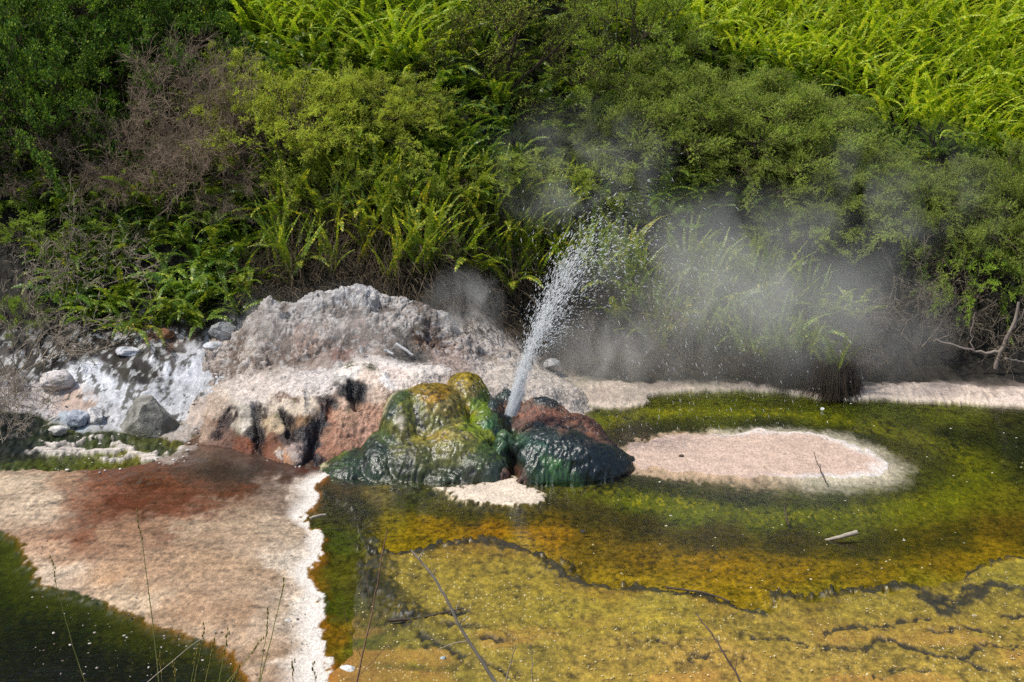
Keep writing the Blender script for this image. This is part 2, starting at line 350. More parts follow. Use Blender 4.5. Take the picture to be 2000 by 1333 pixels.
MAT_ROW = [(0,1400),(640,1400),(725,1085),(800,1085),(870,1070),(940,1060),(1000,1072),(1060,1095),(1105,1130),(1200,1152),(1300,1157),(1370,1167),(1423,1185),(1493,1204),(1510,1171),(1600,1166),(1713,1157),(1800,1150),(1882,1129),(1966,1087),(2100,1094)]
def build_ground():
    xs = np.unique(np.concatenate([np.linspace(-70, -8, 30), np.arange(-8, -5.6, .08), np.arange(-5.6, 5.6, .0105), np.arange(5.6, 8, .08), np.linspace(8, 70, 30)]))
    yf = [7.2]
    while yf[-1] < 14.7: yf.append(yf[-1]+.0115+.0016*(yf[-1]-7.2))
    ys = np.unique(np.concatenate([np.linspace(-40, 2, 18), np.linspace(2, 7.15, 26), np.array(yf), np.arange(14.72, 22, .09), np.linspace(22, 34, 40), np.linspace(35, 90, 20)]))
    X, Y = np.meshgrid(xs, ys); x = X.ravel(); y = Y.ravel(); N = len(x)
    z = terrain(x, y)
    px, py = proj(x, y, z)
    fine = (y > 7.1) & (y < 15.2) & (np.abs(x) < 7.5)
    col = np.empty((N, 3), np.float32); col[:] = lin((40, 38, 26))*.6
    wet = np.zeros(N, np.float32); speck = np.zeros(N, np.float32); scol = np.zeros((N, 3), np.float32); scol[:] = lin((206, 192, 140))*.8
    dz = np.zeros(N, np.float32)
    i = np.nonzero(fine)[0]
    gx, gy, qx, qy = x[i], y[i], px[i], py[i]
    w1 = fb2(gx, gy, 1.6, 4, 1); w2 = fb2(gx, gy, 1.6, 4, 21); w3 = fb2(gx, gy*.5, 9, 3, 41); w4 = fb2(gx, gy*.5, 9, 3, 61)
    wx = qx+w1*16+w3*9; wy = qy+w2*5+w4*4
    fn = fb2(gx, gy*.42, 26, 3, 81); fn2 = fb2(gx, gy*2.4, 6, 4, 91)
    ax = gx+w3*.022+fn*.030; ay = gy+w4*.03+fb2(gx, gy, 26, 3, 85)*.018      # ragged shorelines
    C = idw(POOL, wx, wy)
    mk0 = sst(-6, 8, wy-np.interp(wx, [a for a, b in MAT_ROW], [b for a, b in MAT_ROW])); C *= np.array([.96, 1.06, 1.0]); C *= 1.02*np.clip(1+.26*fn2+.30*fn+(.75-.3*mk0)*fb2(gx, gy*.8, 36, 3, 83, .7), .12, 2.4)[:, None]
    # bright algae flecks of the ring round the island, and orange flecks
    sdi0 = sd_poly(gx+.06*w1, gy+.08*w2, G(ISLAND)); ring = np.exp(-((sdi0+.62)/.17)**2); C *= 1-.35*np.exp(-((sdi0+.30)/.17)**2)[:, None]*(gx > .1)[:, None]
    rb = .75*np.clip(ring*(.85+.4*w1+.8*fn), 0, 1)*(gx > .2); C = C*(1-rb[:, None])+rb[:, None]*lin((112, 118, 16))*KALB
    fl = sst(.45, .8, fb2(gx, gy*.45, 46, 2, 101)+.30*w3)*np.clip(.10+ring*(.8+.6*w1), 0, 1)
    C = C*(1-.7*fl[:, None])+fl[:, None]*.7*lin((176, 166, 26))*KALB
    wt = np.full(len(i), .75, np.float32); sk = np.full(len(i), .22, np.float32)
    h = -.03+.012*w1+.002*fn
    # crusted mat in front
    matk = sst(-6, 8, wy-np.interp(wx, [a for a, b in MAT_ROW], [b for a, b in MAT_ROW])); C *= 1-matk[:, None]*(1-np.array([.82, .76, .62]))
    row = np.interp(wx, [a for a, b in MAT_ROW], [b for a, b in MAT_ROW])
    mat_ = sst(-6, 8, wy-row)
    sk = sk*(1-mat_)+mat_*np.clip(.75+.9*w1+.5*w3, .1, 1.2); wt = wt*(1-mat_)+mat_*.35
    h = h*(1-mat_)+mat_*(.016+.010*w1+.005*w3+.002*fn)
    pl = fb2(gx, gy*1.5, 2.2, 4, 131); rid = 1-np.abs(pl)/.05                # fine secondary edges of the crust
    C *= (1-.40*np.clip(rid, 0, 1)*mat_*sst(-.2, .3, w2))[:, None]
    tint = sst(.05, .5, fb2(gx, gy*1.6, 1.9, 4, 141))*mat_*sst(1180, 1290, qy)
    C = C*(1-.5*tint[:, None])+tint[:, None]*.5*lin((188, 138, 60))*KALB
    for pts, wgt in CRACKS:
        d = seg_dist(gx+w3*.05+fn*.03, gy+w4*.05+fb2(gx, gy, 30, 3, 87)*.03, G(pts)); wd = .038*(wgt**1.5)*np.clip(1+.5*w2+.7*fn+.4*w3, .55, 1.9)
        k = (1-sst(wd*.45, wd*1.2, d))*(.35+.65*sst(-.9, -.3, fn+.4*w4)); C = C*(1-.93*k[:, None])+k[:, None]*.93*lin((34, 32, 24)); h = h*(1-k)+k*(.012*wgt+.004*fn)  # dark crust edge; shade on its near face is put into the colour
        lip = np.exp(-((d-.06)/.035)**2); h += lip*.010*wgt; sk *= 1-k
    d = seg_dist(gx+w3*.07+fn*.03, gy+w4*.05, G(RIDGE)); wd = .10*np.clip(1+.5*w1, .4, 2)
    k = 1-sst(wd*.5, wd*1.3, d); fq = fb2(gx, gy*.6, 34, 3, 97); kk = k*sst(-.35, .15, .6*fn+.4*w3+.8*fq)
    C = C*(1-.9*kk[:, None])+kk[:, None]*.9*lin((44, 42, 26)); h += k*(.030+.016*fn+.014*fq); wt = np.maximum(wt, k*.7); sk *= 1-k
    # pink sinter sheet with its white margin
    sd = sd_poly(ax, ay, G(PINK_POLY)); P = idw(PINK, qx+w1*34+w3*20, qy+w2*12+w4*10+fn*4, 2.4, 1.6)
    P *= np.array([1.05, 1.07, 1.06])*np.clip(1+.20*fn2+.13*fn+.30*fb2(gx, gy*.7, 44, 2, 84), .3, 1.6)[:, None]
    st = sst(.1, .7, fb2(gx*.7, gy*2.6, 7, 4, 151))                           # streaks along the flow
    P *= (1-.25*st)[:, None]
    for pts, r, cc, am in (([(600,918),(520,945),(400,975),(250,1002),(150,1035)],15,(92,48,28),.75),([(480,960),(390,1008),(330,1055),(290,1075)],12,(110,62,36),.6),([(330,945),(200,945),(110,962)],11,(98,54,32),.6),([(560,925),(470,932),(400,925)],18,(44,32,28),.8),
                           ([(190,1010),(130,1060),(170,1090)],14,(140,92,62),.45),([(420,1060),(300,1090),(220,1140)],16,(150,112,80),.35),([(350,1200),(450,1180),(520,1210)],16,(150,116,86),.35)):
        q = am*np.exp(-(seg_dist(qx+w1*18+w3*16+fn*6, qy+w2*8+w4*9+fn*4, pts)/r)**2)*sst(-.7, .2, fn2+.4*fn); P = P*(1-q[:, None])+q[:, None]*lin(cc)*KALB
    sp_ = sst(.5, .7, fb2(gx, gy*.6, 20, 4, 191))*.5*sst(-.2, .4, w2); P = P*(1-sp_[:, None])+sp_[:, None]*lin((96, 82, 70))*KALB
    de = seg_dist(ax, ay, G(PINK_EDGE)); ew = .13+.05*w1+.09*sst(8.9, 7.6, gy)
    e = 1-sst(ew*.30, ew*1.35, de+.04*fn+.03*w3)
    P = P*(1-e[:, None])+e[:, None]*lin((240, 230, 216))*KALB
    pm = sst(-.006, .010, sd)
    fr = np.exp(-(np.maximum(-sd, 0)/(.035*(1.2+w1)))**2)*(1-pm)*.8*sst(-.3, .4, w3+.4)
    C = C*(1-fr[:, None])+fr[:, None]*lin((170, 108, 26))*KALB
    dp = sst(-.10, -.60, sd)*sst(-.9, -1.6, gx)*(gy < 11)*(1-pm); C *= (1-.62*dp)[:, None]
    gr = np.exp(-(np.maximum(-sd-.07, 0)/.16)**2)*(1-pm)*sst(11.0, 10.6, gy)*sst(-1.0, -2.6, gx)*.6   # green rim of the dark pool
    C = C*(1-gr[:, None])+gr[:, None]*lin((70, 76, 18))*KALB
    C = C*(1-pm[:, None])+pm[:, None]*P
    dark = 1-sst(.03, .13, P.mean(1)); wt = wt*(1-pm)+pm*(.2+.65*dark); sk = sk*(1-pm)+pm*(.32-.15*e)
    hm = sst(-.11, .02, sd); h = h*(1-hm)+hm*(.006+.034*sst(0, .5, sd)+.004*w1+.0012*fn)
    # island and little patch
    for poly, soft, inner, edge, hh in ((ISLAND, .16, (214,186,166), (236,226,216), .004), (PATCH, .035, (232,214,190), (240,228,206), .006)):
        sdi = sd_poly(ax, ay, G(poly))
        if poly is ISLAND: soft = .03+.24*sst(.8, 2.7, gx); sdi = sdi+.05*w1+.05*w2+.05*w3
        m = sst(-soft*.9, soft*.7, sdi+.05*fb2(gx, gy*.45, 40, 2, 89)+.03*fn+.03*w1)
        q = np.ones((len(i), 1))*lin(inner)*KALB
        if poly is ISLAND:
            s2 = sst(.26, .10, sdi+.02*fn)*sst(1.9, 2.5, gx+.35*(gy-11.6)); q = q*(1-s2[:, None])+s2[:, None]*lin(edge)*KALB
        q = q*(1+.10*fn2+.10*fn)[:, None]
        C = C*(1-m[:, None])+m[:, None]*q; sk *= 1-.8*m; hm = sst(-.02, .14, sdi) if poly is ISLAND else sst(-.12, .03, sdi); h = h*(1-hm)+hm*(hh+.0015*w1); wt = wt*(1-m)+.4*m
    # far shore
    sds = sd_poly(ax, ay, G(SHORE_POLY)); m = sst(-.01, .02, sds)
    q = idw(SHORE, wx, wy)*(1+.2*fn2+.15*fn)[:, None]
    wl_ = sst(.16, .03, sds+.05*w1); q = q*(1-.6*wl_[:, None])+.6*wl_[:, None]*lin((232, 214, 190))*KALB
    C = C*(1-m[:, None])+m[:, None]*q; h = h*(1-m)+m*(.014+.05*sst(0, .3, sds)+.01*fn+.012*w1); wt = wt*(1-m)+.3*m; sk = sk*(1-m)+m*.1
    # mossy seep on the left and the white slope above it
    ly = np.interp(wx, [-800, 0, 90, 150, 250, 330, 370, 420], [800, 800, 815, 838, 842, 850, 862, 862])
    ms = sst(5, -5, wx-372)*sst(-4, 4, wy-ly)*(1-pm)*sst(-4, 4, 935-wy)
    q = idw(MOSS, wx, wy)*(1+.35*fn2+.4*fn)[:, None]
    C = C*(1-ms[:, None])+ms[:, None]*q; h = h*(1-ms)+ms*(-.005+.03*w1+.02*fn); wt = wt*(1-ms)+.6*ms; sk *= 1-.6*ms
    for pts, wd in (([(75,880),(150,884),(220,876),(290,888),(335,902),(362,878)], .09), ([(80,868),(150,868),(200,860)], .03), ([(200,895),(260,893),(300,900)], .03), ([(92,850),(130,842)], .03)):
        d = seg_dist(ax+w3*.03, ay+.06*w4, G(pts)); k = (1-sst(wd*.4, wd*1.1, d+.03*fn))*(1-pm*.6)
        lay = sst(.2, .5, np.abs(fb2(gx*.5, gy*4, 5, 3, 171)))
        C = C*(1-k[:, None])+k[:, None]*(lin((226,214,200))*KALB)*(1-.35*lay[:, None]); h = h*(1-k)+k*.022
    lf = sst(.75, .45, gx)*(1-ms)*(1-pm)*sst(-4, 4, ly-wy)*sst(16, -16, wx-1120)
    lf = np.where(qx > 372, sst(12.15, 12.4, gy+.05*w3)*(1-pm)*sst(.85, .5, gx), lf)
    q = idw(SLOPE, qx+w1*30+w3*20+fn*8, qy+w2*14+w4*12+fn*6, ys=1.6, pw=3.2)*.9*(1+.12*fn2+.24*fn)[:, None]
    wf = sst(.25, .45, fb2(gx, gy*.5, 22, 3, 195)+.2*w3)*sst(.30, .12, q.mean(1))*.8; q = q*(1-wf[:, None])+wf[:, None]*lin((196, 196, 194))*.72
    spot = sst(.40, .52, fb2(gx, gy*.5, 15, 5, 181, .6)+.30*w1+.12*fn)*sst(.75, .5, gx)*.85
    q = q*(1-spot[:, None])+spot[:, None]*lin((58, 56, 44))*.8
    C = C*(1-lf[:, None])+lf[:, None]*q; wt = wt*(1-lf)+.08*lf; sk *= 1-lf
    h = h*(1-lf)+lf*(.05*w1+.016*w3+.005*fn)
    # soil and litter of the hill
    so = sst(14.15, 14.65, gy+.16*w1+.36*sst(.2, 1.5, gx))
    so = np.maximum(so, sst(-.10, .12, (terrain0(gx, gy)-.66-.1*w1))*(gx < .5))
    C = C*(1-so[:, None])+so[:, None]*(lin((40, 36, 26))*.6*(1+.6*fn+.4*w3)[:, None]); wt *= 1-so; sk *= 1-so; h = h*(1-so)+so*.03*w3
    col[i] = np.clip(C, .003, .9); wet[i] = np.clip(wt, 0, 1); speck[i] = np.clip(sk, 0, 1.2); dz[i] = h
    k = qx < 640
    scol[i[k]] = lin((196, 184, 160))*.7
    z = z+dz
    o = np.where((y < 7.0), 1, 0); col[o == 1] = lin((66, 70, 34))*.7
    ny, nx = X.shape; a = np.arange(N).reshape(ny, nx)
    F = np.stack([a[:-1, :-1], a[:-1, 1:], a[1:, 1:], a[1:, :-1]], -1).reshape(-1, 4)
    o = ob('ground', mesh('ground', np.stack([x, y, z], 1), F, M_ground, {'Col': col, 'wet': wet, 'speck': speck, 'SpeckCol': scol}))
    o['kind'] = 'structure'
    return o
build_ground()

# ------------------------------------------------------------------ shallow hot water over the terraces
def build_water():
    m, n, l, out = newmat('clear_water')
    g = node(n, 'ShaderNodeNewGeometry')
    mp = node(n, 'ShaderNodeMapping'); mp.inputs['Scale'].default_value = (1, 1.9, 1); l.new(g.outputs['Position'], mp.inputs[0])
    b1 = node(n, 'ShaderNodeTexNoise', i_Scale=16., i_Detail=3.); l.new(mp.outputs[0], b1.inputs['Vector'])
    bp = node(n, 'ShaderNodeBump', i_Strength=.22, i_Distance=.01); l.new(b1.outputs[0], bp.inputs['Height'])
    fr = node(n, 'ShaderNodeFresnel', i_IOR=1.33); l.new(bp.outputs[0], fr.inputs['Normal'])
    t = node(n, 'ShaderNodeBsdfTransparent'); t.inputs[0].default_value = (.93, .93, .86, 1)
    gl = node(n, 'ShaderNodeBsdfGlossy', i_Roughness=.04); l.new(bp.outputs[0], gl.inputs['Normal'])
    mx = node(n, 'ShaderNodeMixShader'); l.new(fr.outputs[0], mx.inputs[0]); l.new(t.outputs[0], mx.inputs[1]); l.new(gl.outputs[0], mx.inputs[2])
    l.new(mx.outputs[0], out.inputs[0])
    V = [(-8, 7.25, 0), (8, 7.25, 0), (8, 14.35, 0), (-.6, 14.35, 0), (-.6, 11.9, 0), (-8, 11.9, 0)]
    o = ob('water', mesh('water', np.array(V), [np.array([[0, 1, 4, 5], [1, 2, 3, 4]])], m)); o['kind'] = 'structure'
build_water()

# ------------------------------------------------------------------ sinter and algae mounds
def dome(H, x, y, px, Y, row, rx, ry, q=.62, p=2.0, z0=0., rot=0., dyc=0.):
    cx, _, h = wp(px, row, Y); h -= z0
    u, v = x-cx, y-Y
    if rot: u, v = u*math.cos(rot)+v*math.sin(rot), -u*math.sin(rot)+v*math.cos(rot)
    r = (np.abs(u)/rx)**p+(np.abs(v)/ry)**p
    H.append(z0+h*np.where(r < 1, np.maximum(1-r, 0)**q, -.5*np.sqrt(np.maximum(r-1, 0))))
def smax(H, k=26.):
    H = np.stack(H); m = H.max(0); return m+np.log(np.exp(np.clip((H-m)*k, -60, 0)).sum(0))/k
def heightfield(name, x0, x1, y0, y1, step, hfun, detail, cfun, mat, floor_fun, keep=-.10, relax=0):
    xs = np.arange(x0, x1, step); ys = np.arange(y0, y1, step); X, Y = np.meshgrid(xs, ys)
    Z = hfun(X, Y)
    base = floor_fun(X, Y)
    Zc = np.maximum(Z, base+keep-.03)
    gy, gx = np.gradient(Zc, step)
    N = np.stack([-gx, -gy, np.ones_like(gx)], -1); N = nrm(N)
    P = np.stack([X, Y, Zc], -1)
    d = detail(P[..., 0], P[..., 1], P[..., 2], N)
    P = P+N*d[..., None]
    ok = Z > base+keep
    ny, nx = X.shape; a = np.arange(X.size).reshape(ny, nx)
    F = np.stack([a[:-1, :-1], a[:-1, 1:], a[1:, 1:], a[1:, :-1]], -1).reshape(-1, 4)
    kf = ok.ravel()[F].any(1); F = F[kf]
    used = np.unique(F); rm = np.full(X.size, -1); rm[used] = np.arange(len(used))
    V = P.reshape(-1, 3)[used]; F = rm[F]; NN = N.reshape(-1, 3)[used]
    col, wet = cfun(V, NN, d.ravel()[used])
    me = mesh(name, V, F, mat, {'Col': np.clip(col, .002, .9), 'wet': np.clip(wet, 0, 1)})
    return ob(name, me)

ALGAE = [(820,862,118,110,36),(862,882,112,106,40),(792,882,92,92,36),(760,860,60,76,30),(905,872,104,104,30),(840,905,80,82,34),(905,735,140,118,16),(920,760,122,106,44),(940,790,92,112,14),(970,760,104,120,10),(830,755,132,108,16),(850,770,154,116,18),(870,790,132,118,60),(900,800,130,112,20),(850,830,112,110,52),(780,770,56,70,22),
 (800,790,96,98,28),(760,800,36,54,24),(790,850,112,106,30),(860,850,132,112,20),(900,850,144,134,64),(930,830,108,124,12),(950,850,122,132,14),(960,880,54,74,16),(930,900,56,68,30),(970,920,52,62,50),(900,920,52,58,36),
 (870,900,88,88,40),(820,880,86,84,32),(780,900,56,62,34),(740,880,26,42,28),(700,890,26,48,26),(660,880,78,100,18),(640,905,44,62,22),(700,920,32,48,26),(800,920,52,60,24),(850,935,46,54,22),(790,815,100,100,40),(980,850,42,70,52),(960,830,58,98,50)]
VENT = [(985,845,62,86,50),(974,872,50,74,46),(990,818,48,66,48),(978,900,46,66,40),(1100,880,28,42,38),(1050,920,40,62,36),(1080,910,52,88,42),(1150,900,24,34,34),(1180,880,20,30,28),(1215,900,20,26,22),(1040,870,44,68,56),(1060,845,38,48,46),(1130,850,18,26,22),(1000,925,70,36,24),(1000,890,28,34,32),
 (1020,890,36,50,42),(975,820,34,46,36),(965,790,38,50,44),(985,765,44,54,46),(1060,778,38,44,44),(1090,788,52,48,42),(1010,800,112,66,52),(985,795,112,70,50),(1030,790,100,62,48),(1070,805,110,62,48),(1110,812,112,66,50),(1040,808,112,62,50),(1080,812,118,66,52),(1100,800,124,80,62),(1130,820,118,68,50),(1160,838,112,64,48),(1010,822,98,56,46),(1190,853,84,52,42)]
LEDGE = [(500,760,214,200,188),(560,745,218,206,196),(620,740,218,208,200),(680,720,226,218,208),(720,740,220,200,182),(740,770,212,188,168),(720,800,196,154,130),(700,840,196,154,132),(670,860,182,138,114),(640,880,168,122,98),(655,840,190,150,126),
 (690,760,12,12,14),(696,772,12,12,14),(640,790,56,40,34),(620,830,46,46,48),(610,870,50,50,56),(600,900,56,50,52),(590,820,150,118,86),(590,790,220,204,184),(562,818,54,38,30),(540,830,196,174,142),(530,870,120,80,54),  # near-black pair: shade inside the hole put into the colour
 (500,850,36,28,26),(480,870,130,78,52),(470,830,210,200,184),(460,820,184,172,152),(448,822,80,60,50),(550,890,172,130,98),(572,880,186,164,152),(440,850,126,96,80),(600,850,48,44,44),(660,820,186,142,114),(560,860,66,52,46),
 (770,730,226,208,194),(800,750,234,220,206),(755,740,236,228,220),(430,830,150,120,100),(530,790,206,190,170),(585,800,210,194,172),(470,808,206,196,180),(430,810,190,170,150),(660,790,200,172,150),(660,820,190,156,132),(640,842,176,134,108),(500,778,214,202,190),(405,840,170,146,126)]
SMOUND = [(690,580,190,188,186),(600,600,176,172,168),(560,620,172,166,160),(640,620,176,168,160),(760,600,184,180,174),(790,590,186,180,172),(812,592,120,108,96),(820,642,74,70,62),(846,640,112,104,96),(800,625,180,172,164),(870,640,176,168,160),(830,660,120,90,66),(660,660,158,134,122),(700,650,160,136,124),(640,640,172,158,148),(668,690,128,90,76),(690,660,132,96,82),(720,690,170,152,142),(740,610,180,174,168),
 (600,660,164,136,120),(560,680,170,146,132),(520,700,176,162,150),(480,680,186,174,162),(620,700,168,150,138),(740,640,170,156,146),(780,660,90,84,76),(800,690,76,72,66),(900,660,190,178,168),(950,680,208,196,184),(880,690,170,150,138),(920,640,196,188,180),(1000,700,200,188,174),(500,640,160,150,140),(540,720,196,184,172)]

def warpcols(tab, V, a=10, f=9., ys=1.5, pw=3.4):
    px, py = proj(V[:, 0], V[:, 1], V[:, 2])
    w = fb3(V[:, 0], V[:, 1], V[:, 2], f, 4, 3); v = fb3(V[:, 0], V[:, 1], V[:, 2], f, 4, 33)
    return idw(tab, px+w*a, py+v*a, ys, pw), px, py

def streaks(x, y, z, f=34.):                   # wrinkled mats hanging down a slope
    w = fb3(x, y, z, 5, 3, 7)
    return fb3(x+w*.04, y*1.0, z*.35+w*.05, f, 3, 9)

flat = lambda X, Y: np.zeros_like(X)
def h_algae(X, Y):
    H = []
    k = dict(q=.5, p=2.3)
    dome(H, X, Y, 908, 12.45, 727, .27, .45, **k); dome(H, X, Y, 842, 12.05, 749, .38, .50, **k); dome(H, X, Y, 785, 11.95, 764, .22, .50, **k)
    dome(H, X, Y, 892, 11.62, 828, .32, .38, **k); dome(H, X, Y, 938, 11.42, 872, .26, .28, **k); dome(H, X, Y, 812, 11.62, 846, .30, .44, **k)
    dome(H, X, Y, 748, 11.70, 842, .22, .50, q=.62); dome(H, X, Y, 692, 11.58, 882, .22, .34); dome(H, X, Y, 948, 12.05, 790, .20, .45, **k)
    dome(H, X, Y, 868, 11.40, 898, .34, .26); dome(H, X, Y, 775, 11.44, 904, .34, .26); dome(H, X, Y, 970, 11.36, 905, .12, .18); dome(H, X, Y, 655, 11.55, 905, .14, .24)
    return smax(H, 34)-.015
def d_algae(x, y, z, N):
    steep = 1-N[..., 2]
    return .014*fb3(x, y, z, 7, 3, 11)+.005*np.abs(fb3(x, y, z, 20, 3, 12))-.002+.014*streaks(x, y, z, 28)*(.25+steep)+.005*fb3(x, y, z, 42, 2, 13)
def c_algae(V, N, d):
    c, px, py = warpcols(ALGAE, V)
    g = fb3(V[:, 0], V[:, 1], V[:, 2], 42, 3, 17); w = fb3(V[:, 0], V[:, 1], V[:, 2], 12, 3, 19); f = streaks(V[:, 0], V[:, 1], V[:, 2], 28)
    c = c*np.clip(1.1+.8*g+.35*w+.8*f, .15, 2.3)[:, None]
    k = sst(.2, .5, w+.5*g); c = c*(1-.45*k[:, None])+.45*k[:, None]*lin((40, 50, 30))
    e = np.exp(-(seg_dist(px+6*w, py+4*g, [(628,912),(645,885),(690,868),(720,838),(748,800),(768,762),(800,752)])/5.)**2)*.85
    c = c*(1-e[:, None])+e[:, None]*lin((196, 184, 140))*.8
    for a, b, r in ((782, 820, 7), (783, 835, 5), (776, 826, 3)):
        q = np.exp(-(((px-a+3*w)/r)**2+((py-b+3*g)/r)**2)); c = c*(1-q[:, None])+q[:, None]*lin((226, 212, 192))*.8
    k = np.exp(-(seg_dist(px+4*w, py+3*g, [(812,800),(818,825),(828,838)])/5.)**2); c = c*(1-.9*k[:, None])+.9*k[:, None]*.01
    return c, .78+.2*w
tag(heightfield('algae_mound', -1.75, .20, 10.95, 13.0, .0085, h_algae, d_algae, c_algae, M_algae, flat),
    'big olive and yellow algae coated sinter mound left of the spouting vent', 'rock mound')

def h_vent(X, Y):
    H = []
    dome(H, X, Y, 1095, 11.52, 842, .50, .36, p=2.5); dome(H, X, Y, 1168, 11.58, 868, .30, .34); dome(H, X, Y, 1045, 11.42, 868, .24, .28)
    dome(H, X, Y, 966, 12.1, 778, .17, .40); dome(H, X, Y, 985, 11.62, 838, .13, .36); dome(H, X, Y, 990, 12.32, 760, .20, .24); dome(H, X, Y, 1058, 12.28, 776, .34, .24); dome(H, X, Y, 1120, 12.15, 805, .34, .24, rot=-.2)
    dome(H, X, Y, 1045, 11.98, 806, .38, .42); dome(H, X, Y, 1140, 11.85, 835, .34, .34); dome(H, X, Y, 1000, 11.40, 890, .16, .30); dome(H, X, Y, 1190, 11.82, 866, .24, .24)
    h = smax(H)
    vx, vy, _ = wp(1000, 803, 11.95)
    pb = [wp(a, b, c)[:2] for a, b, c in ((1005,806,11.95),(1060,815,11.93),(1120,828,11.88),(1175,850,11.84),(1215,866,11.86))]
    h = h-.13*np.exp(-(seg_dist(X+.02*fb2(X, Y, 8, 2, 5), Y, pb)/.10)**2)
    r2 = ((X-vx)/.13)**2+((Y-vy)/.15)**2; h = h-.17*np.exp(-r2)
    g0 = wp(1003, 935, 11.15); g1 = wp(1000, 860, 11.5)                   # gully between the two mounds
    dd = seg_dist(X+.03*np.sin(Y*30), Y, [(g0[0], g0[1]), (g1[0], g1[1])]); h = h-.26*np.exp(-(dd/.055)**2)
    return h-.015
def d_vent(x, y, z, N):
    c = np.abs(fb3(x, y, z, 24, 3, 23)); steep = 1-N[..., 2]
    return .009*sst(0, .25, c)-.005+.014*streaks(x, y, z, 28)*(.3+steep)+.005*fb3(x, y, z, 42, 2, 25)+.012*fb3(x, y, z, 6, 3, 26)
def c_vent(V, N, d):
    c, px, py = warpcols(VENT, V, 8)
    c[:, 1] *= 1+.22*sst(1.2, 1.6, c[:, 0]/np.maximum(c[:, 1], 1e-4))
    g = fb3(V[:, 0], V[:, 1], V[:, 2], 42, 3, 27); w = fb3(V[:, 0], V[:, 1], V[:, 2], 12, 3, 29)
    cr = sst(0, .10, np.abs(fb3(V[:, 0], V[:, 1], V[:, 2], 24, 3, 23)))
    f = streaks(V[:, 0], V[:, 1], V[:, 2], 28); c = c*np.clip(1.15+.7*g+.3*w+.8*f, .15, 2.3)[:, None]*(.7+.3*cr)[:, None]
    return c, np.where(c[:, 0] > c[:, 1]*1.25, .35, .85)
tag(heightfield('vent_mound', -.32, 1.55, 10.95, 12.8, .0085, h_vent, d_vent, c_vent, M_algae, flat),
    'low dark green wet mound with a red brown crater the water spouts from', 'rock mound')

def tps(P):
    """Smooth surface through control points (thin plate spline)."""
    P = np.array(P, float); n = len(P)
    def U(r2): return .5*r2*np.log(r2+1e-12)
    d2 = ((P[:, None, :2]-P[None, :, :2])**2).sum(-1)
    A = np.zeros((n+3, n+3)); A[:n, :n] = U(d2)+np.eye(n)*.004; A[:n, n] = 1; A[:n, n+1:] = P[:, :2]; A[n:, :n] = A[:n, n:].T
    w = np.linalg.solve(A, np.concatenate([P[:, 2], np.zeros(3)]))
    def f(X, Y):
        z = w[n]+w[n+1]*X+w[n+2]*Y
        for i in range(n): z = z+w[i]*U((X-P[i, 0])**2+(Y-P[i, 1])**2)
        return z
    return f
def sinter_surface():
    C = []
    ridge = [(430,668),(480,628),(530,594),(600,590),(650,578),(690,568),(740,574),(800,592),(850,622),(900,648),(960,682),(1010,706),(1070,738)]
    for a, b in ridge:
        p = wp(a, b, 13.9); C.append(p); C.append((p[0], 14.45, p[2]-.42))
    for Y, L in ((13.38, [(440,708),(500,668),(560,652),(620,640),(690,630),(760,638),(820,655),(880,682),(950,715)]),
                 (12.98, [(440,748),(500,737),(560,724),(620,716),(680,706),(740,696),(800,700),(870,712),(940,730)]),
                 (12.60, [(430,792),(480,774),(540,754),(600,739),(650,727),(700,716),(750,716),(800,722),(860,733),(920,742)]),
                 (12.18, [(425,822),(470,804),(540,790),(600,779),(650,770),(700,752),(750,756),(800,772)])):
        for a, b in L: C.append(wp(a, b, Y))
    for a, b in ((372,872),(430,874),(480,894),(540,907),(600,914),(650,908)):
        x, y = gp(a, b); C.append((float(x), float(y), -.02)); C.append((float(x), float(y)-.4, -.32))
    for a, b, Y in ((720,856,11.85),(770,856,11.9),(850,830,12.1),(960,800,12.4),(1060,775,12.9),(1110,760,13.4)): C.append(wp(a, b, Y))
    for Y in (12.3, 12.7, 13.2, 13.7): C.append((wp(385, 800, Y)[0], Y, float(terrain0(np.array(wp(385, 800, Y)[0]), np.array(Y)))-.03)); C.append((wp(330, 800, Y)[0], Y, float(terrain0(np.array(-2.9), np.array(Y)))-.16))
    for Y in (13.2, 13.8): C.append((wp(1170, 760, Y)[0], Y, -.12))
    return tps(C)
SURF = sinter_surface()
CHAN = [([(648,786),(628,815),(618,845),(608,880),(600,912)],11,.13),([(505,792),(500,820),(508,850),(504,885)],9,.10),([(455,800),(440,820),(425,850)],9,.05),([(556,808),(570,835),(566,855)],7,.09),([(525,800),(518,830)],6,.06),([(690,752),(694,770),(697,782)],10,.20),([(740,600),(775,640),(800,680)],8,.09),([(690,650),(676,680),(668,705)],9,.06),([(520,690),(530,715)],6,.04)]
TONG = [([(592,775),(594,808),(592,832)],10,.05),([(545,800),(536,830),(530,865)],10,.05),([(470,812),(472,850),(478,885)],12,.05),([(566,862),(575,895)],10,.06),([(545,880),(548,900)],8,.04),([(655,790),(668,830),(660,880)],12,.03)]
def h_smound(X, Y):
    z = SURF(X, Y)+.05*fb2(X, Y, 2.6, 4, 203)
    px, py = proj(X, Y, z); w = fb2(X, Y, 9, 3, 201)*5; px = px+w; py = py+w
    for P, r, d in CHAN: z = z-d*np.exp(-(seg_dist(px, py, P)/r)**2)
    for P, r, d in TONG: z = z+d*np.exp(-(seg_dist(px, py, P)/r)**2)
    return z
def crust_amt(V0, V1, V2):
    px, py = proj(V0, V1, V2)
    return sst(-10, 25, np.interp(px, [420,500,620,700,800,1000], [760,735,715,700,690,720])-py)
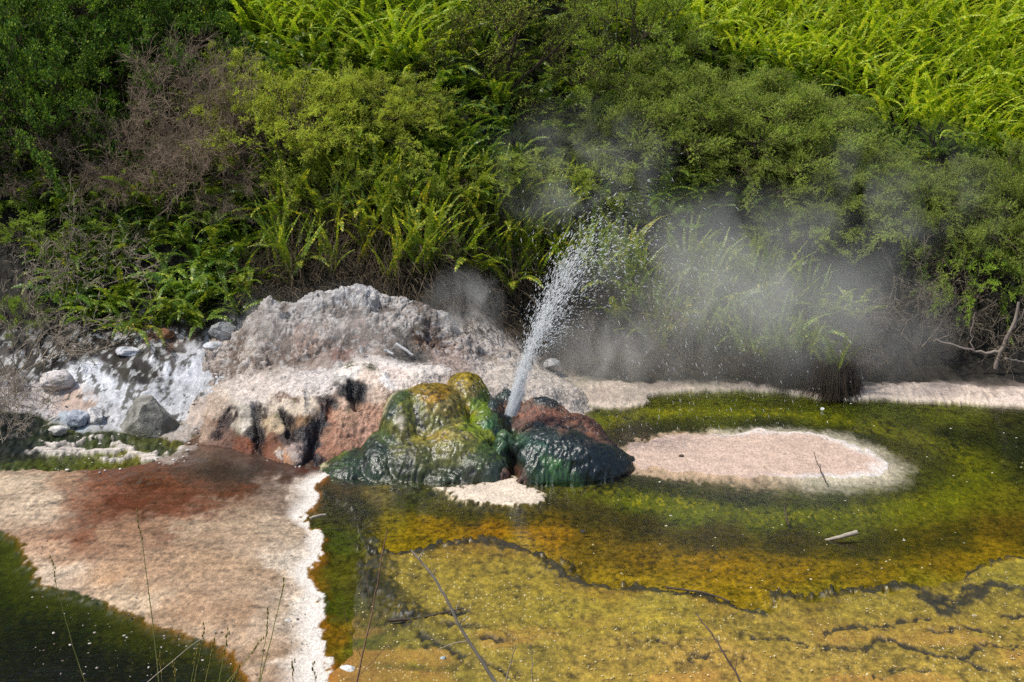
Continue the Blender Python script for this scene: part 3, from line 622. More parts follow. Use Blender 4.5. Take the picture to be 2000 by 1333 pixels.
def d_smound(x, y, z, N):
    c = crust_amt(x, y, z)
    b = np.abs(fb3(x, y, z, 17, 3, 51)); k = np.abs(fb3(x, y, z, 38, 2, 53))
    rough = .085*fb3(x, y, z, 4, 5, 55)+.024*sst(0, .35, b)-.016+.014*sst(0, .3, k)-.007
    soft = .018*fb3(x, y, z, 8, 4, 35)+.012*np.abs(fb3(x, y, z, 24, 3, 37))-.006
    return c*rough+(1-c)*soft+.006*fb3(x, y, z, 62, 2, 57)
def c_smound(V, N, d):
    x, y, z = V.T
    c, px, py = warpcols(SMOUND+LEDGE, V, 9, 11, pw=3.0)
    g = fb3(x, y, z, 44, 3, 58); w = fb3(x, y, z, 14, 3, 59); f = fb3(x, y, z, 22, 4, 60)
    ca = crust_amt(x, y, z)
    c = c*np.clip(1+.42*g+.22*w, .25, 1.7)[:, None]
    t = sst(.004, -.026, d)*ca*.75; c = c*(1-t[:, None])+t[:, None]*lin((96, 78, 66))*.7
    t = sst(.05, .45, f)*ca*.45; c = c*(1-t[:, None])+t[:, None]*lin((112, 92, 80))*.72         # earthy pockets in the grey crust
    t = sst(.15, .5, -f)*ca*.5; c = c*(1-t[:, None])+t[:, None]*lin((214, 210, 206))*.72
    qx, qy = px+9*w+5*g, py+7*w+4*g
    for P, r, col in (([(648,788),(628,815),(618,845),(608,880),(600,910)],13,(40,40,44)),([(505,795),(500,825),(508,850),(504,885)],9,(34,26,24)),([(556,808),(570,835),(566,855)],8,(36,30,28)),([(455,800),(440,825),(420,852)],10,(52,38,34)),
                      ([(690,755),(694,770)],11,(10,10,12)),([(640,800),(655,840),(640,890)],8,(166,122,98)),([(530,850),(520,890),(545,900)],9,(120,74,52)),([(470,860),(485,888)],9,(120,76,56)),  # the near-black entry puts the hole's inner shade into the colour
                      ([(580,780),(560,770),(545,778)],5,(110,80,64)),([(728,715),(700,706),(680,716)],6,(96,92,60))):
        k = .92*np.exp(-(seg_dist(qx, qy, P)/r)**4); c = c*(1-k[:, None])+k[:, None]*lin(col)*.8
    for P, r, col in (([(592,782),(593,805)],8,(214,198,176)),([(470,815),(466,835)],8,(206,194,174)),([(545,815),(540,828)],7,(196,176,146)),([(572,885),(574,894)],6,(196,180,168)),([(548,882),(547,892)],5,(200,190,180)),
                      ([(700,705),(740,704),(800,718),(870,722)],9,(236,226,216)),([(660,760),(600,772),(560,764)],6,(226,216,206))):
        k = .85*np.exp(-(seg_dist(qx, qy, P)/r)**4); c = c*(1-k[:, None])+k[:, None]*lin(col)*.74
    for a, b, r in ((575, 785, 8), (485, 802, 6), (683, 800, 7), (690, 828, 8), (463, 845, 6), (540, 812, 6), (722, 716, 10), (750, 690, 9), (706, 690, 8)):
        q = .85*np.exp(-(((px-a)/r)**2+((py-b)/r)**2))*sst(-.3, .2, g+.4*w); c = c*(1-q[:, None])+q[:, None]*lin((70, 76, 24))*.8
    return c, .8*(1-sst(.02, .12, c.mean(1)))+.08
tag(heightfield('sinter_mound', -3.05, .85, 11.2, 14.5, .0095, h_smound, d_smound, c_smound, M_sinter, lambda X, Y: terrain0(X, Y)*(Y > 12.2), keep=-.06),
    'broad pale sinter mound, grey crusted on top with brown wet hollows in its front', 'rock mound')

# ------------------------------------------------------------------ stones
def ico(sub):
    t = (1+5**.5)/2
    V = [(-1,t,0),(1,t,0),(-1,-t,0),(1,-t,0),(0,-1,t),(0,1,t),(0,-1,-t),(0,1,-t),(t,0,-1),(t,0,1),(-t,0,-1),(-t,0,1)]
    F = [(0,11,5),(0,5,1),(0,1,7),(0,7,10),(0,10,11),(1,5,9),(5,11,4),(11,10,2),(10,7,6),(7,1,8),(3,9,4),(3,4,2),(3,2,6),(3,6,8),(3,8,9),(4,9,5),(2,4,11),(6,2,10),(8,6,7),(9,8,1)]
    V = [Vector(v).normalized() for v in V]
    for _ in range(sub):
        c = {}; nf = []
        def mid(a, b):
            k = (min(a, b), max(a, b))
            if k not in c: V.append(((V[a]+V[b])/2).normalized()); c[k] = len(V)-1
            return c[k]
        for a, b, d in F:
            ab, bd, da = mid(a, b), mid(b, d), mid(d, a); nf += [(a, ab, da), (b, bd, ab), (d, da, bd), (ab, bd, da)]
        F = nf
    return np.array([tuple(v) for v in V]), np.array(F)
IC = {k: ico(k) for k in (1, 2, 3, 4, 5)}
def rock(name, size, c1, c2, seed, sub=4, cuts=7, lump=.12, mat=None, wet=.1):
    r = np.random.default_rng(seed); V, F = IC[sub]; V = V.copy()
    for _ in range(cuts):
        d = nrm(r.normal(size=3)); k = r.uniform(.55, .85); s = V@d; V = V-np.outer(np.maximum(s-k, 0)*.92, d)
    n = fb3(V[:, 0]+seed, V[:, 1], V[:, 2], 2.2, 5, seed); V = V*(1+lump*n)[:, None]
    V = V+nrm(V)*(.03*fb3(V[:, 0], V[:, 1]+seed, V[:, 2], 9, 3, seed+3))[:, None]
    V = V*np.array(size)/2
    w = fb3(V[:, 0]/size[0]*2+seed, V[:, 1]/size[0]*2, V[:, 2]/size[0]*2, 1.6, 4, seed+5); f = sst(-.4, .5, w)[:, None]
    col = (lin(c1)*(1-f)+lin(c2)*f)*.86
    return mesh(name, V, F, mat or M_sinter, {'Col': col, 'wet': np.full(len(V), wet)})
def put_rock(px, py, wpx, hpx, c1, c2, seed, label, name='stone', cat='stone', group=None, depth=.8, sink=.15, sub=3, rot=None, cuts=7):
    x, y, z = hit(px, py); sc = math.sqrt(x*x+y*y+(z-4)**2)/FPX
    w, h = wpx*sc, hpx*sc
    o = ob(name, rock(name, (w, w*depth, h), c1, c2, seed, sub, cuts), None, (x, y, z+h*(.5-sink))); o.rotation_euler = (0, 0, R.uniform(-.5, .5) if rot is None else rot)
    return tag(o, label, cat, group)
def boulder():
    x, y, z = hit(284, 852); x2 = x
    V, F = IC[5]; V = V.copy(); w = .44; hgt = .36
    for d, k in (((-.75, -.45, .35), .52), ((.35, -.85, .25), .58), ((.8, .2, .45), .55), ((0, 0, 1), .72), ((-.2, -.2, .95), .62), ((.5, -.5, .7), .68), ((-.9, .3, .2), .66), ((.2, .9, .3), .5), ((.9, -.4, -.1), .66), ((-.5, -.85, -.1), .7)):
        d = nrm(np.array(d, float)); s = V@d; V = V-np.outer(np.maximum(s-k, 0)*.97, d)
    V = V*np.array([w*.66, w*.5, hgt*.72]); V[:, 0] += -.12*V[:, 2]*.3; V[:, 0] *= (1-.55*V[:, 2]/hgt)
    n = fb3(V[:, 0], V[:, 1], V[:, 2], 9, 5, 71); V = V+nrm(V)*(.014*n)[:, None]
    f = sst(-.5, .5, fb3(V[:, 0], V[:, 1], V[:, 2], 14, 4, 73))[:, None]; col = (lin((112, 110, 102))*(1-f)+lin((150, 148, 138))*f)*.86
    g = sst(-.05, -.20, V[:, 2]+.06*fb3(V[:, 0], V[:, 1], V[:, 2], 12, 3, 75))[:, None]; col = col*(1-.6*g)+.6*g*lin((70, 74, 40))
    o = ob('boulder', mesh('boulder', V, F, M_sinter, {'Col': col, 'wet': np.full(len(V), .12)}), None, (x, y+.15, z+.14))
    tag(o, 'angular grey boulder standing on the green mossy seep', 'boulder')
boulder()
put_rock(250, 695, 46, 22, (190,190,194), (222,222,224), 3, 'small smooth white stone lying under the overhanging grey twigs', sub=3)
put_rock(436, 668, 56, 44, (140,140,138), (196,196,196), 5, 'rounded grey white stone at the foot of the dark green ferns', sub=4, cuts=9)
put_rock(418, 690, 44, 26, (150,150,150), (205,206,208), 8, 'flat pale grey slab stone just below the rounded grey stone', sub=3)
put_rock(116, 850, 40, 20, (180,176,168), (224,220,212), 12, 'low white stone at the edge of the mossy seep under twigs', sub=3)
put_rock(325, 660, 34, 22, (120,84,58), (160,120,90), 15, 'rusty orange brown stone below the fern fronds', sub=3)
put_rock(152, 832, 46, 34, (150,156,166), (206,210,216), 17, 'bluish white lump of sinter above the mossy seep', sub=4, cuts=4)
put_rock(186, 828, 40, 36, (150,150,152), (210,206,202), 18, 'pale speckled lump of sinter right of the bluish white lump', sub=4, cuts=4)
put_rock(918, 734, 30, 30, (84,80,78), (120,114,110), 19, 'small dark grey stone behind the yellow top of the algae mound', sub=3)
put_rock(112, 762, 60, 44, (170,160,150), (214,206,200), 20, 'pinkish white lump at the far left foot of the white slope', sub=4, cuts=4)
put_rock(1078, 722, 34, 26, (140,138,136), (180,178,176), 21, 'grey stone in the spray behind the spouting vent', sub=3)
put_rock(680, 1313, 34, 13, (190,190,186), (226,226,222), 22, 'flat white stone at the lower end of the green strip', sub=3)
put_rock(563, 1219, 17, 11, (200,196,190), (232,230,226), 23, 'white pebble on the sinter sheet near its white margin', name='pebble', cat='pebble', sub=2)
put_rock(443, 1064, 15, 7, (120,124,126), (190,194,196), 24, 'flat blue grey pebble in the middle of the sinter sheet', name='pebble', cat='pebble', sub=2)
put_rock(816, 1098, 11, 9, (150,160,160), (200,206,206), 25, 'bluish pebble beside the tip of the dry twig', name='pebble', cat='pebble', sub=2)
put_rock(866, 1293, 13, 10, (150,166,176), (200,210,216), 26, 'pale blue pebble on the yellow crust left of the dry twig', name='pebble', cat='pebble', sub=2)
put_rock(1841, 1274, 11, 8, (170,168,160), (214,212,206), 27, 'grey white pebble on the crust at the lower right', name='pebble', cat='pebble', sub=2)
put_rock(1902, 1207, 12, 8, (190,176,140), (216,204,170), 28, 'cream pebble just under the thick dark crack at right', name='pebble', cat='pebble', sub=2)
put_rock(1138, 1042, 12, 9, (40,40,34), (120,120,110), 29, 'dark round pebble in the shallow orange water', name='pebble', cat='pebble', sub=2)
put_rock(267, 969, 10, 7, (190,186,180), (226,224,220), 30, 'white pebble on the dark brown stain', name='pebble', cat='pebble', sub=2)
put_rock(556, 928, 12, 7, (190,182,172), (224,218,210), 31, 'white pebble in the wet film below the brown tongues', name='pebble', cat='pebble', sub=2)
put_rock(751, 919, 12, 7, (206,196,180), (232,226,214), 32, 'cream pebble at the foot of the algae mound', name='pebble', cat='pebble', sub=2)
put_rock(1606, 803, 9, 7, (200,200,196), (232,232,228), 33, 'white pebble in the dark pool behind the island', name='pebble', cat='pebble', sub=2)
put_rock(1331, 894, 11, 6, (70,56,46), (110,90,76), 34, 'dark brown pebble on the pink island', name='pebble', cat='pebble', sub=2)

def scatter_stones(name, label, n, region, size, c1, c2, seed, flatten=.5):
    """Loose grit nobody could count: one object."""
    r = np.random.default_rng(seed); V0, F0 = IC[1]; mb = MB(); cols = []
    for _ in range(n):
        px, py = region(r); x, y = gp(px, py); z = float(terrain(x, y))
        s = size*r.uniform(.4, 1.3)**1.6; V = V0*(1+.3*r.normal(size=(len(V0), 1))*.5)*np.array([s, s*r.uniform(.6, 1), s*flatten])
        a = r.uniform(0, 6.28); V = V@np.array([[math.cos(a), math.sin(a), 0], [-math.sin(a), math.cos(a), 0], [0, 0, 1]])
        mb.add(V+np.array([float(x), float(y), z+.02+s*.1]), F0); f = r.uniform(); cols.append(np.tile((lin(c1)*(1-f)+lin(c2)*f)*.86, (len(V0), 1)))
    cc = np.concatenate(cols)
    o = ob(name, mb.mesh(name, M_sinter, False, {'Col': cc, 'wet': np.full(len(cc), .1)})); return tag(o, label, 'gravel', kind='stuff')
scatter_stones('gravel', 'loose pale grit strewn on the pinkish sinter sheet', 380, lambda r: (r.uniform(60, 600), r.uniform(930, 1330)), .007, (210,200,184), (90,74,60), 5)
scatter_stones('gravel', 'tiny cream grains on the yellow crust', 800, lambda r: (2000-1260*r.uniform()**1.2, 1335-110*abs(r.normal())), .0055, (226,214,170), (196,170,116), 6)
scatter_stones('gravel', 'white grains at the foot of the sinter mound and the mossy seep', 160, lambda r: (r.uniform(100, 640), r.uniform(820, 935)), .012, (226,220,210), (180,170,160), 9)
scatter_stones('gravel', 'small pale bits floating in the dark shallow pool', 90, lambda r: (r.uniform(1100, 2000), r.uniform(790, 1080)), .008, (226,224,210), (170,160,90), 10, .3)

# ------------------------------------------------------------------ ferns
def frond(L, Wd, n, az, e0, droop, r, twist=0., curl=1.4, skip=.10):
    t = (np.arange(n)+.5)/n; tt = np.linspace(0, 1, n+1)
    ang = e0-droop*tt**curl; side_sway = r.normal()*.25*tt**2
    ca, sa = np.cos(az+side_sway), np.sin(az+side_sway)
    T = np.stack([np.cos(ang)*ca, np.cos(ang)*sa, np.sin(ang)], 1)
    P = np.concatenate([[[0, 0, 0]], np.cumsum(T[:-1]*L/n, 0)])
    Sd = np.stack([-sa, ca, np.zeros(n+1)], 1); Nn = np.cross(T, Sd)
    Sd = Sd*math.cos(twist)+Nn*math.sin(twist); Nn = np.cross(T, Sd)
    p = (P[:-1]+P[1:])/2; tm = T[:-1]; sd = Sd[:-1]; nn = Nn[:-1]
    k = t > skip; p, tm, sd, nn, tq = p[k], tm[k], sd[k], nn[k], t[k]
    w = Wd*np.clip(np.minimum(1, (tq-skip)/.16+.35), 0, 1)*np.clip((1.03-tq)/.34, .06, 1)**.8
    c = L/n*.56; Vs = []; Fs = []; b = 0
    for sg in (1, -1):
        dr = -.22+.12*r.normal(size=(len(p), 1)); ww = (w*(1+.12*r.normal(size=len(w))))[:, None]
        tip = p+sg*sd*ww+tm*ww*.28+nn*dr*ww
        m1 = p+sg*sd*ww*.45-tm*c*1.0+tm*ww*.12; m2 = p+sg*sd*ww*.45+tm*c*1.0+tm*ww*.12
        Vs.append(np.stack([p, m1, tip, m2], 1).reshape(-1, 3)); q = np.arange(len(p))[:, None]*4+b
        Fs.append(q+np.array([[0, 1, 2, 3]]) if sg > 0 else q+np.array([[0, 3, 2, 1]])); b += len(p)*4
    rw = .0035*(1-.7*tt)[:, None]
    Vs.append(np.concatenate([P+Sd*rw, P-Sd*rw])); a = np.arange(n)+b
    Fs.append(np.stack([a, a+1, a+n+2, a+n+1], 1))
    return np.concatenate(Vs), np.concatenate(Fs)
def fern_mesh(seed, nf, L, Wd, el=(45, 80), droop=(50, 110), n=22, mat=None, az=None, name='fronds', spread=.05):
    r = np.random.default_rng(seed); mb = MB()
    for i in range(nf):
        a = (i*2.4+r.uniform(-.4, .4)) if az is None else r.normal(az[0], az[1])
        V, F = frond(L*r.uniform(.65, 1.12), Wd*r.uniform(.8, 1.15), n, a, math.radians(r.uniform(*el)), math.radians(r.uniform(*droop)), r, r.normal()*.35)
        mb.add(V+np.array([r.normal()*spread, r.normal()*spread, 0]), F)
    return mb, mb.mesh(name, mat or M_fern, True)
def thatch_mesh(seed, n, h, rad, lean=.5):
    r = np.random.default_rng(seed); P0 = []; P1 = []; 
    for _ in range(n):
        a = r.uniform(0, 6.28); q = rad*r.uniform(0, 1)**.5; p = np.array([q*math.cos(a), q*math.sin(a), h*r.uniform(0, .9)])
        d = np.array([math.cos(a)*lean+r.normal()*.3, math.sin(a)*lean+r.normal()*.3, r.normal()*.5-.5])*h*.7
        m = p+d*.5+np.array([0, 0, .06*h]); P0 += [p, m]; P1 += [m, p+d]
    V, F = prisms(P0, P1, .0035, .0022); return mesh('dead_fronds', V, F, M_thatch)
FERN = {'lush': [fern_mesh(100+i, 11, .56, .040, (25, 75), (40, 100), 20)[1] for i in range(4)],
        'upright': [fern_mesh(200+i, 12, .66, .026, (58, 88), (10, 60), 22)[1] for i in range(4)],
        'arch': [fern_mesh(300+i, 10, .62, .040, (45, 85), (60, 120), 22)[1] for i in range(4)],
        'hill': [fern_mesh(400+i, 12, .80, .027, (40, 85), (30, 105), 24, M_bright)[1] for i in range(4)]}
THATCH = [thatch_mesh(500+i, 70, .34, .16) for i in range(3)]
fern_proto = {}
def put_fern(kind, i, x, y, z, s, tint, label, group, thatch=False, rz=None, tilt=0.):
    key = (kind, i % len(FERN[kind]), thatch)
    if key not in fern_proto:
        e = ob('sword_fern', None); f = ob('fronds', FERN[kind][key[1]], e); ch = [f]
        if thatch: ch.append(ob('dead_fronds', THATCH[i % 3], e))
        fern_proto[key] = (e, ch); root = e
    else:
        p, ch0 = fern_proto[key]; root = p.copy(); S.collection.objects.link(root); ch = []
        for c in ch0:
            d = c.copy(); S.collection.objects.link(d); d.parent = root; ch.append(d)
    root.location = (x, y, z); root.rotation_euler = (tilt, 0, R.uniform(0, 6.28) if rz is None else rz); root.scale = (s, s, s)
    ch[0].color = tint+(1,)
    return tag(root, label, 'fern', group)
def fern_band(kinds, n, poly, smin, smax, tint, label, group, thatch=0., seed=0, mind=22, lift=.0):
    r = np.random.default_rng(seed); xs = [p[0] for p in poly]; ys = [p[1] for p in poly]; pts = []; tries = 0
    while len(pts) < n and tries < 6000:
        tries += 1; px, py = r.uniform(min(xs), max(xs)), r.uniform(min(ys), max(ys))
        if sd_poly(np.array([px]), np.array([py]), poly)[0] < 0: continue
        if any((px-a)**2+((py-b)*1.3)**2 < mind**2 for a, b in pts): continue
        pts.append((px, py))
    for k, (px, py) in enumerate(pts):
        x, y, z = hit(px, py); f = r.uniform(.72, 1.25); t = tuple(np.array(tint)*f*np.array([1+r.normal()*.08, 1, 1+r.normal()*.06]))
        put_fern(kinds[int(r.integers(len(kinds)))], int(r.integers(4)), x, y, z+lift, r.uniform(smin, smax), t, label, group, r.uniform() < thatch)
fern_band(['lush', 'lush', 'arch'], 66, [(90,430),(170,370),(330,410),(480,440),(540,520),(500,640),(400,655),(280,660),(160,650),(80,560)], .8, 1.25, (.95, 1.05, .85),
          'dark green sword fern on the bank above the white slope', 'ferns on the bank above the white slope', seed=1)
fern_band(['upright', 'upright', 'arch'], 84, [(520,470),(560,400),(700,380),(900,390),(1060,400),(1200,470),(1230,560),(1000,590),(880,560),(640,560),(540,560)], 1.0, 1.4, (1.5, 1.35, 1.0),
          'upright olive fern with brown dead fronds on the bank behind the sinter mound', 'upright ferns behind the sinter mound', thatch=.7, seed=2)
fern_band(['upright', 'arch'], 46, [(1180,560),(1260,500),(1400,520),(1560,560),(1680,650),(1600,725),(1400,720),(1220,690)], .85, 1.25, (1.3, 1.25, .9),
          'green fern standing in the drifting steam cloud', 'ferns in the steam cloud', thatch=.5, seed=3, mind=26)
fern_band(['arch', 'lush'], 40, [(420,60),(560,40),(760,60),(900,90),(900,180),(780,170),(600,120),(460,110)], .9, 1.3, (1.35, 1.3, .8),
          'bright green sunlit fern above the olive feathery shrubs', 'sunlit ferns along the top', seed=4, mind=24)
fern_band(['arch', 'lush'], 34, [(560,330),(700,300),(900,300),(1080,330),(1080,390),(900,370),(700,370),(570,390)], .75, 1.1, (1.15, 1.2, .8),
          'mid green fern growing between the low olive shrubs', 'ferns between the low shrubs', seed=5, mind=28)

def fern_mass(name, label, poly_pts, seed, tint, kind, s=(.8, 1.3)):
    """Ground cover too many to count: fern clumps over a stretch of hill, one object."""
    r = np.random.default_rng(seed); tmpl = []
    for me in FERN[kind]:
        v = np.empty(len(me.vertices)*3, np.float32); me.vertices.foreach_get('co', v)
        f = np.empty(len(me.loops), np.int32); me.loops.foreach_get('vertex_index', f); tmpl.append((v.reshape(-1, 3), f.reshape(-1, 4)))
    mb = MB()
    for x, y in poly_pts:
        z = float(terrain(x, y)); V, F = tmpl[int(r.integers(len(tmpl)))]; a = r.uniform(0, 6.28); k = r.uniform(*s)
        Rm = np.array([[math.cos(a), math.sin(a), 0], [-math.sin(a), math.cos(a), 0], [0, 0, 1]])
        V = V@Rm*k; V[:, 1] -= V[:, 2]*.30                       # leaning out down the slope
        mb.add(V+np.array([x, y, z]), F)
    o = ob(name, mb.mesh(name, FERN[kind][0].materials[0], True)); o.color = tint+(1,)
    return tag(o, label, 'fern cover', kind='stuff')
def hill_points(seed, n, x0, x1, y0, y1, accept, mind):
    r = np.random.default_rng(seed); out = []; grid = {}
    for _ in range(n*30):
        if len(out) >= n: break
        x, y = r.uniform(x0, x1), r.uniform(y0, y1)
        px, py = proj(x, y, float(terrain(x, y)))
        if not accept(px, py, x, y): continue
        g = (int(x/mind), int(y/mind))
        if any((grid[k][0]-x)**2+(grid[k][1]-y)**2 < mind*mind for k in ((g[0]+i, g[1]+j) for i in (-1, 0, 1) for j in (-1, 0, 1)) if k in grid): continue
        grid[g] = (x, y); out.append((x, y))
    return out
def right_hill(px, py, x, y): return py < np.interp(px, [1230, 1350, 1600, 1700, 1760, 2000, 2300], [60, 120, 160, 230, 275, 330, 330]) and px > 1230
def top_hill(px, py, x, y): return 380 < px < 960 and py < np.interp(px, [380, 560, 760, 960], [70, 110, 150, 150])
fern_mass('fern_cover', 'lemon green sunlit ferns carpeting the slope at the upper right', hill_points(31, 1500, .8, 11, 15.5, 24, right_hill, .155), 41, (1.0, 1.0, 1.08), 'hill')
fern_mass('fern_cover', 'shaded fern undergrowth between the shrubs all over the hillside', hill_points(32, 1300, -11, 8, 15.0, 24, lambda px, py, x, y: py < 430 and not right_hill(px, py, x, y) and not top_hill(px, py, x, y), .22), 42, (.85, .95, .7), 'arch')

fern_mass('fern_cover', 'bright green sunlit ferns along the top of the slope left of the small tree', hill_points(33, 700, -6, 1.5, 16.5, 24, top_hill, .18), 43, (.80, .86, .95), 'hill')

# dead thatch hanging on the foot of the bank
def thatch_bank():
    r = np.random.default_rng(77); P0 = []; P1 = []
    for _ in range(5200):
        px = r.uniform(470, 1720); py = r.uniform(np.interp(px, [470, 900, 1300, 1720], [500, 470, 540, 640]), np.interp(px, [470, 900, 1100, 1300, 1720], [600, 640, 730, 735, 735]))
        x, y = None, None
        dx, dy, dz = ray(px, py)
        t = np.linspace(13.2, 18.5, 90); zz = CAM_H+dz*t; k = np.argmax(zz < terrain0(dx*t, dy*t)); x, y, z = dx*t[k], dy*t[k], zz[k]
        p = np.array([x, y-.02, z+r.uniform(0, .12)]); L = r.uniform(.10, .34)
        d = np.array([r.normal()*.35, -abs(r.normal())*.35, r.uniform(-.6, 1.0)]); d = d/np.linalg.norm(d)*L
        m = p+d*.55+np.array([0, -.02, .03]); e = p+d+np.array([r.normal()*.03, -.03, -.07]); P0 += [p, m]; P1 += [m, e]
    V, F = prisms(P0, P1, .003, .002); o = ob('leaf_litter', mesh('leaf_litter', V, F, M_thatch))
    tag(o, 'brown tangle of dead fronds and stems along the foot of the fern bank', 'dead fronds', kind='stuff')
thatch_bank()

# tussocks at the water's edge
def tussock(px, py, s, label, seed, nf=16):
    x, y, z = hit(px, py); e = ob('fern_tussock', None, None, (x, y, z))
    f = ob('fronds', fern_mesh(seed, nf, .55*s, .028, (50, 88), (10, 60), 22, spread=.10*s)[1], e, (0, 0, .26*s)); f.color = (1.1, 1.0, .75, 1)
    r = np.random.default_rng(seed); P0 = []; P1 = []
    for _ in range(900):
        a = r.uniform(0, 6.28); q = .16*s*r.uniform()**.5; h = r.uniform(.05, .34)*s
        p = np.array([q*math.cos(a), q*math.sin(a), h]); d = np.array([math.cos(a), math.sin(a), 0])*r.uniform(.04, .16)*s
        m = p+d*.7+np.array([r.normal()*.02, 0, .03]); g = p+d*1.25; g[2] = max(0, h-r.uniform(.15, .35)*s); P0 += [p, m]; P1 += [m, g]
    V, F = prisms(P0, P1, .0035, .002); t = ob('dead_fronds', mesh('dead_fronds', V, F, M_thatch), e); t.color = (.55, .5, .5, 1)
    tag(e, label, 'fern', None)
tussock(1545, 752, 1.05, 'large fern tussock with a black skirt of dead fronds at the pool shore', 801, 18)
tussock(1625, 770, .95, 'fern tussock on a dark straw skirt standing foremost on the pale shore', 802, 12)
tussock(1480, 742, .8, 'smaller fern tussock behind the pool shore, left of the two skirted ones', 803, 10)

# ------------------------------------------------------------------ shrubs
def shrub_meshes(seed, rx=1., rz=1.1, nclump=52, tw=64, twig=.14, leaf=.022, lw=.0034, nl=25, mat=None, sway=(0, 0, .25), hang=0., clump_r=.20, bark_r=.020, bare=0., plume=.52):
    r = np.random.default_rng(seed)
    # clumps spread over the upper shell of the crown
    C = []
    while len(C) < nclump:
        d = nrm(r.normal(size=3)); d[2] = abs(d[2])*1.1-.12
        k = r.uniform(.55, 1.0); p = np.array([d[0]*rx*k, d[1]*rx*k, .30*rz+d[2]*rz*.72*k])
        if p[2] < .12*rz: continue
        if all(np.linalg.norm(p-q) > .20*rx for q in C[-30:]): C.append(p)
        elif r.uniform() < .05: C.append(p)
    C = np.array(C); P0 = []; P1 = []; R0 = []; R1 = []
    ns = 6; stems = [np.array([r.normal()*.05, r.normal()*.05, 0]) for _ in range(ns)]
    dirs = nrm(np.array([[math.cos(a)*.7, math.sin(a)*.7, 1.0] for a in np.arange(ns)*6.28/ns+r.uniform(0, 1)]))
    knees = [stems[i]+dirs[i]*.45*rz for i in range(ns)]
    for i in range(ns):
        m = (stems[i]+knees[i])/2+r.normal(size=3)*.04
        P0 += [stems[i]-np.array([0, 0, .15]), m]; P1 += [m, knees[i]]; R0 += [bark_r*1.3, bark_r]; R1 += [bark_r, bark_r*.7]
    Ts = []; Td = []; Tl = []
    for c in C:
        k = knees[int(np.argmin([np.linalg.norm((c-q)*np.array([1, 1, .4])) for q in knees]))]; prev = k; rad = bark_r*.55
        for u in (.35, .7, 1.):
            q = k+(c-k)*u+r.normal(size=3)*.05*(1 if u < 1 else 0); P0.append(prev); P1.append(q); R0.append(rad); rad *= .65; R1.append(rad); prev = q
        out = nrm(c-np.array([0, 0, .20*rz]))
        for q_ in range(2):
            n = int(tw*.5*r.uniform(.6, 1.4)); sp = nrm(out*.75+np.array(sway)+r.normal(size=3)*.45); SL = plume*r.uniform(.6, 1.45)
            u = r.uniform(0, 1, n)**.8; bend = np.array([0, 0, -.35*SL*(1+hang)])
            s = c+r.normal(size=3)*.05+sp*(SL*u)[:, None]+bend*(u**2)[:, None]+r.normal(size=(n, 3))*.012
            d = nrm(sp*.75+bend*u[:, None]+nrm(r.normal(size=(n, 3)))*.55); d[:, 2] -= hang*.5
            Ts.append(s); Td.append(nrm(d)); Tl.append(twig*(1.25-.8*u)*r.uniform(.6, 1.3, n))
            e1 = c+sp*SL*.5+bend*.25; P0 += [c, e1]; P1 += [e1, c+sp*SL+bend]; R0 += [.007, .004]; R1 += [.004, .0015]
    Ts = np.concatenate(Ts); Td = np.concatenate(Td); Tl = np.concatenate(Tl); n = len(Ts)
    E = Ts+Td*Tl[:, None]
    bV, bF = prisms(np.concatenate([P0, Ts]), np.concatenate([P1, E]), np.concatenate([R0, np.full(n, .0022)]), np.concatenate([R1, np.full(n, .0012)]))
    bm = mesh('branches', bV, bF, M_bark)
    keep = r.uniform(size=n) >= bare; Ts, Td, Tl = Ts[keep], Td[keep], Tl[keep]; n = len(Ts)
    u = r.uniform(.05, 1.05, (n, nl)); base = Ts[:, None]+Td[:, None]*(Tl[:, None]*u)[..., None]
    rd = nrm(r.normal(size=(n, nl, 3))); ld = nrm(Td[:, None]*.75+rd*.75+np.array([0, 0, .15])); L = leaf*r.uniform(.55, 1.3, (n, nl))[..., None]
    sd = nrm(np.cross(ld, nrm(r.normal(size=(n, nl, 3)))))*lw
    q = np.stack([base, base+ld*L*.45+sd, base+ld*L, base+ld*L*.45-sd], 2).reshape(-1, 3)
    fm = mesh('foliage', q, np.arange(len(q)).reshape(-1, 4), mat or M_leaf, smooth=False)
    return bm, fm
SH = {'olive': [shrub_meshes(11, 1.05, 1.15), shrub_meshes(12, 1.1, 1.0), shrub_meshes(13, .95, 1.25)],
      'wind': [shrub_meshes(21, 1.1, 1.0, sway=(.55, 0, .30), twig=.20, clump_r=.18), shrub_meshes(22, 1.1, 1.05, sway=(.5, -.1, .25), twig=.20, clump_r=.18)],
      'dark': [shrub_meshes(31, 1.05, 1.1, leaf=.026, lw=.010, nl=14, twig=.15, mat=M_dark), shrub_meshes(32, 1.0, 1.2, leaf=.026, lw=.010, nl=14, twig=.15, mat=M_dark)],
      'low': [shrub_meshes(41, .9, .75, nclump=34, mat=M_leaf, twig=.14), shrub_meshes(42, .9, .8, nclump=34, twig=.14, hang=.25)]}
shrub_proto = {}
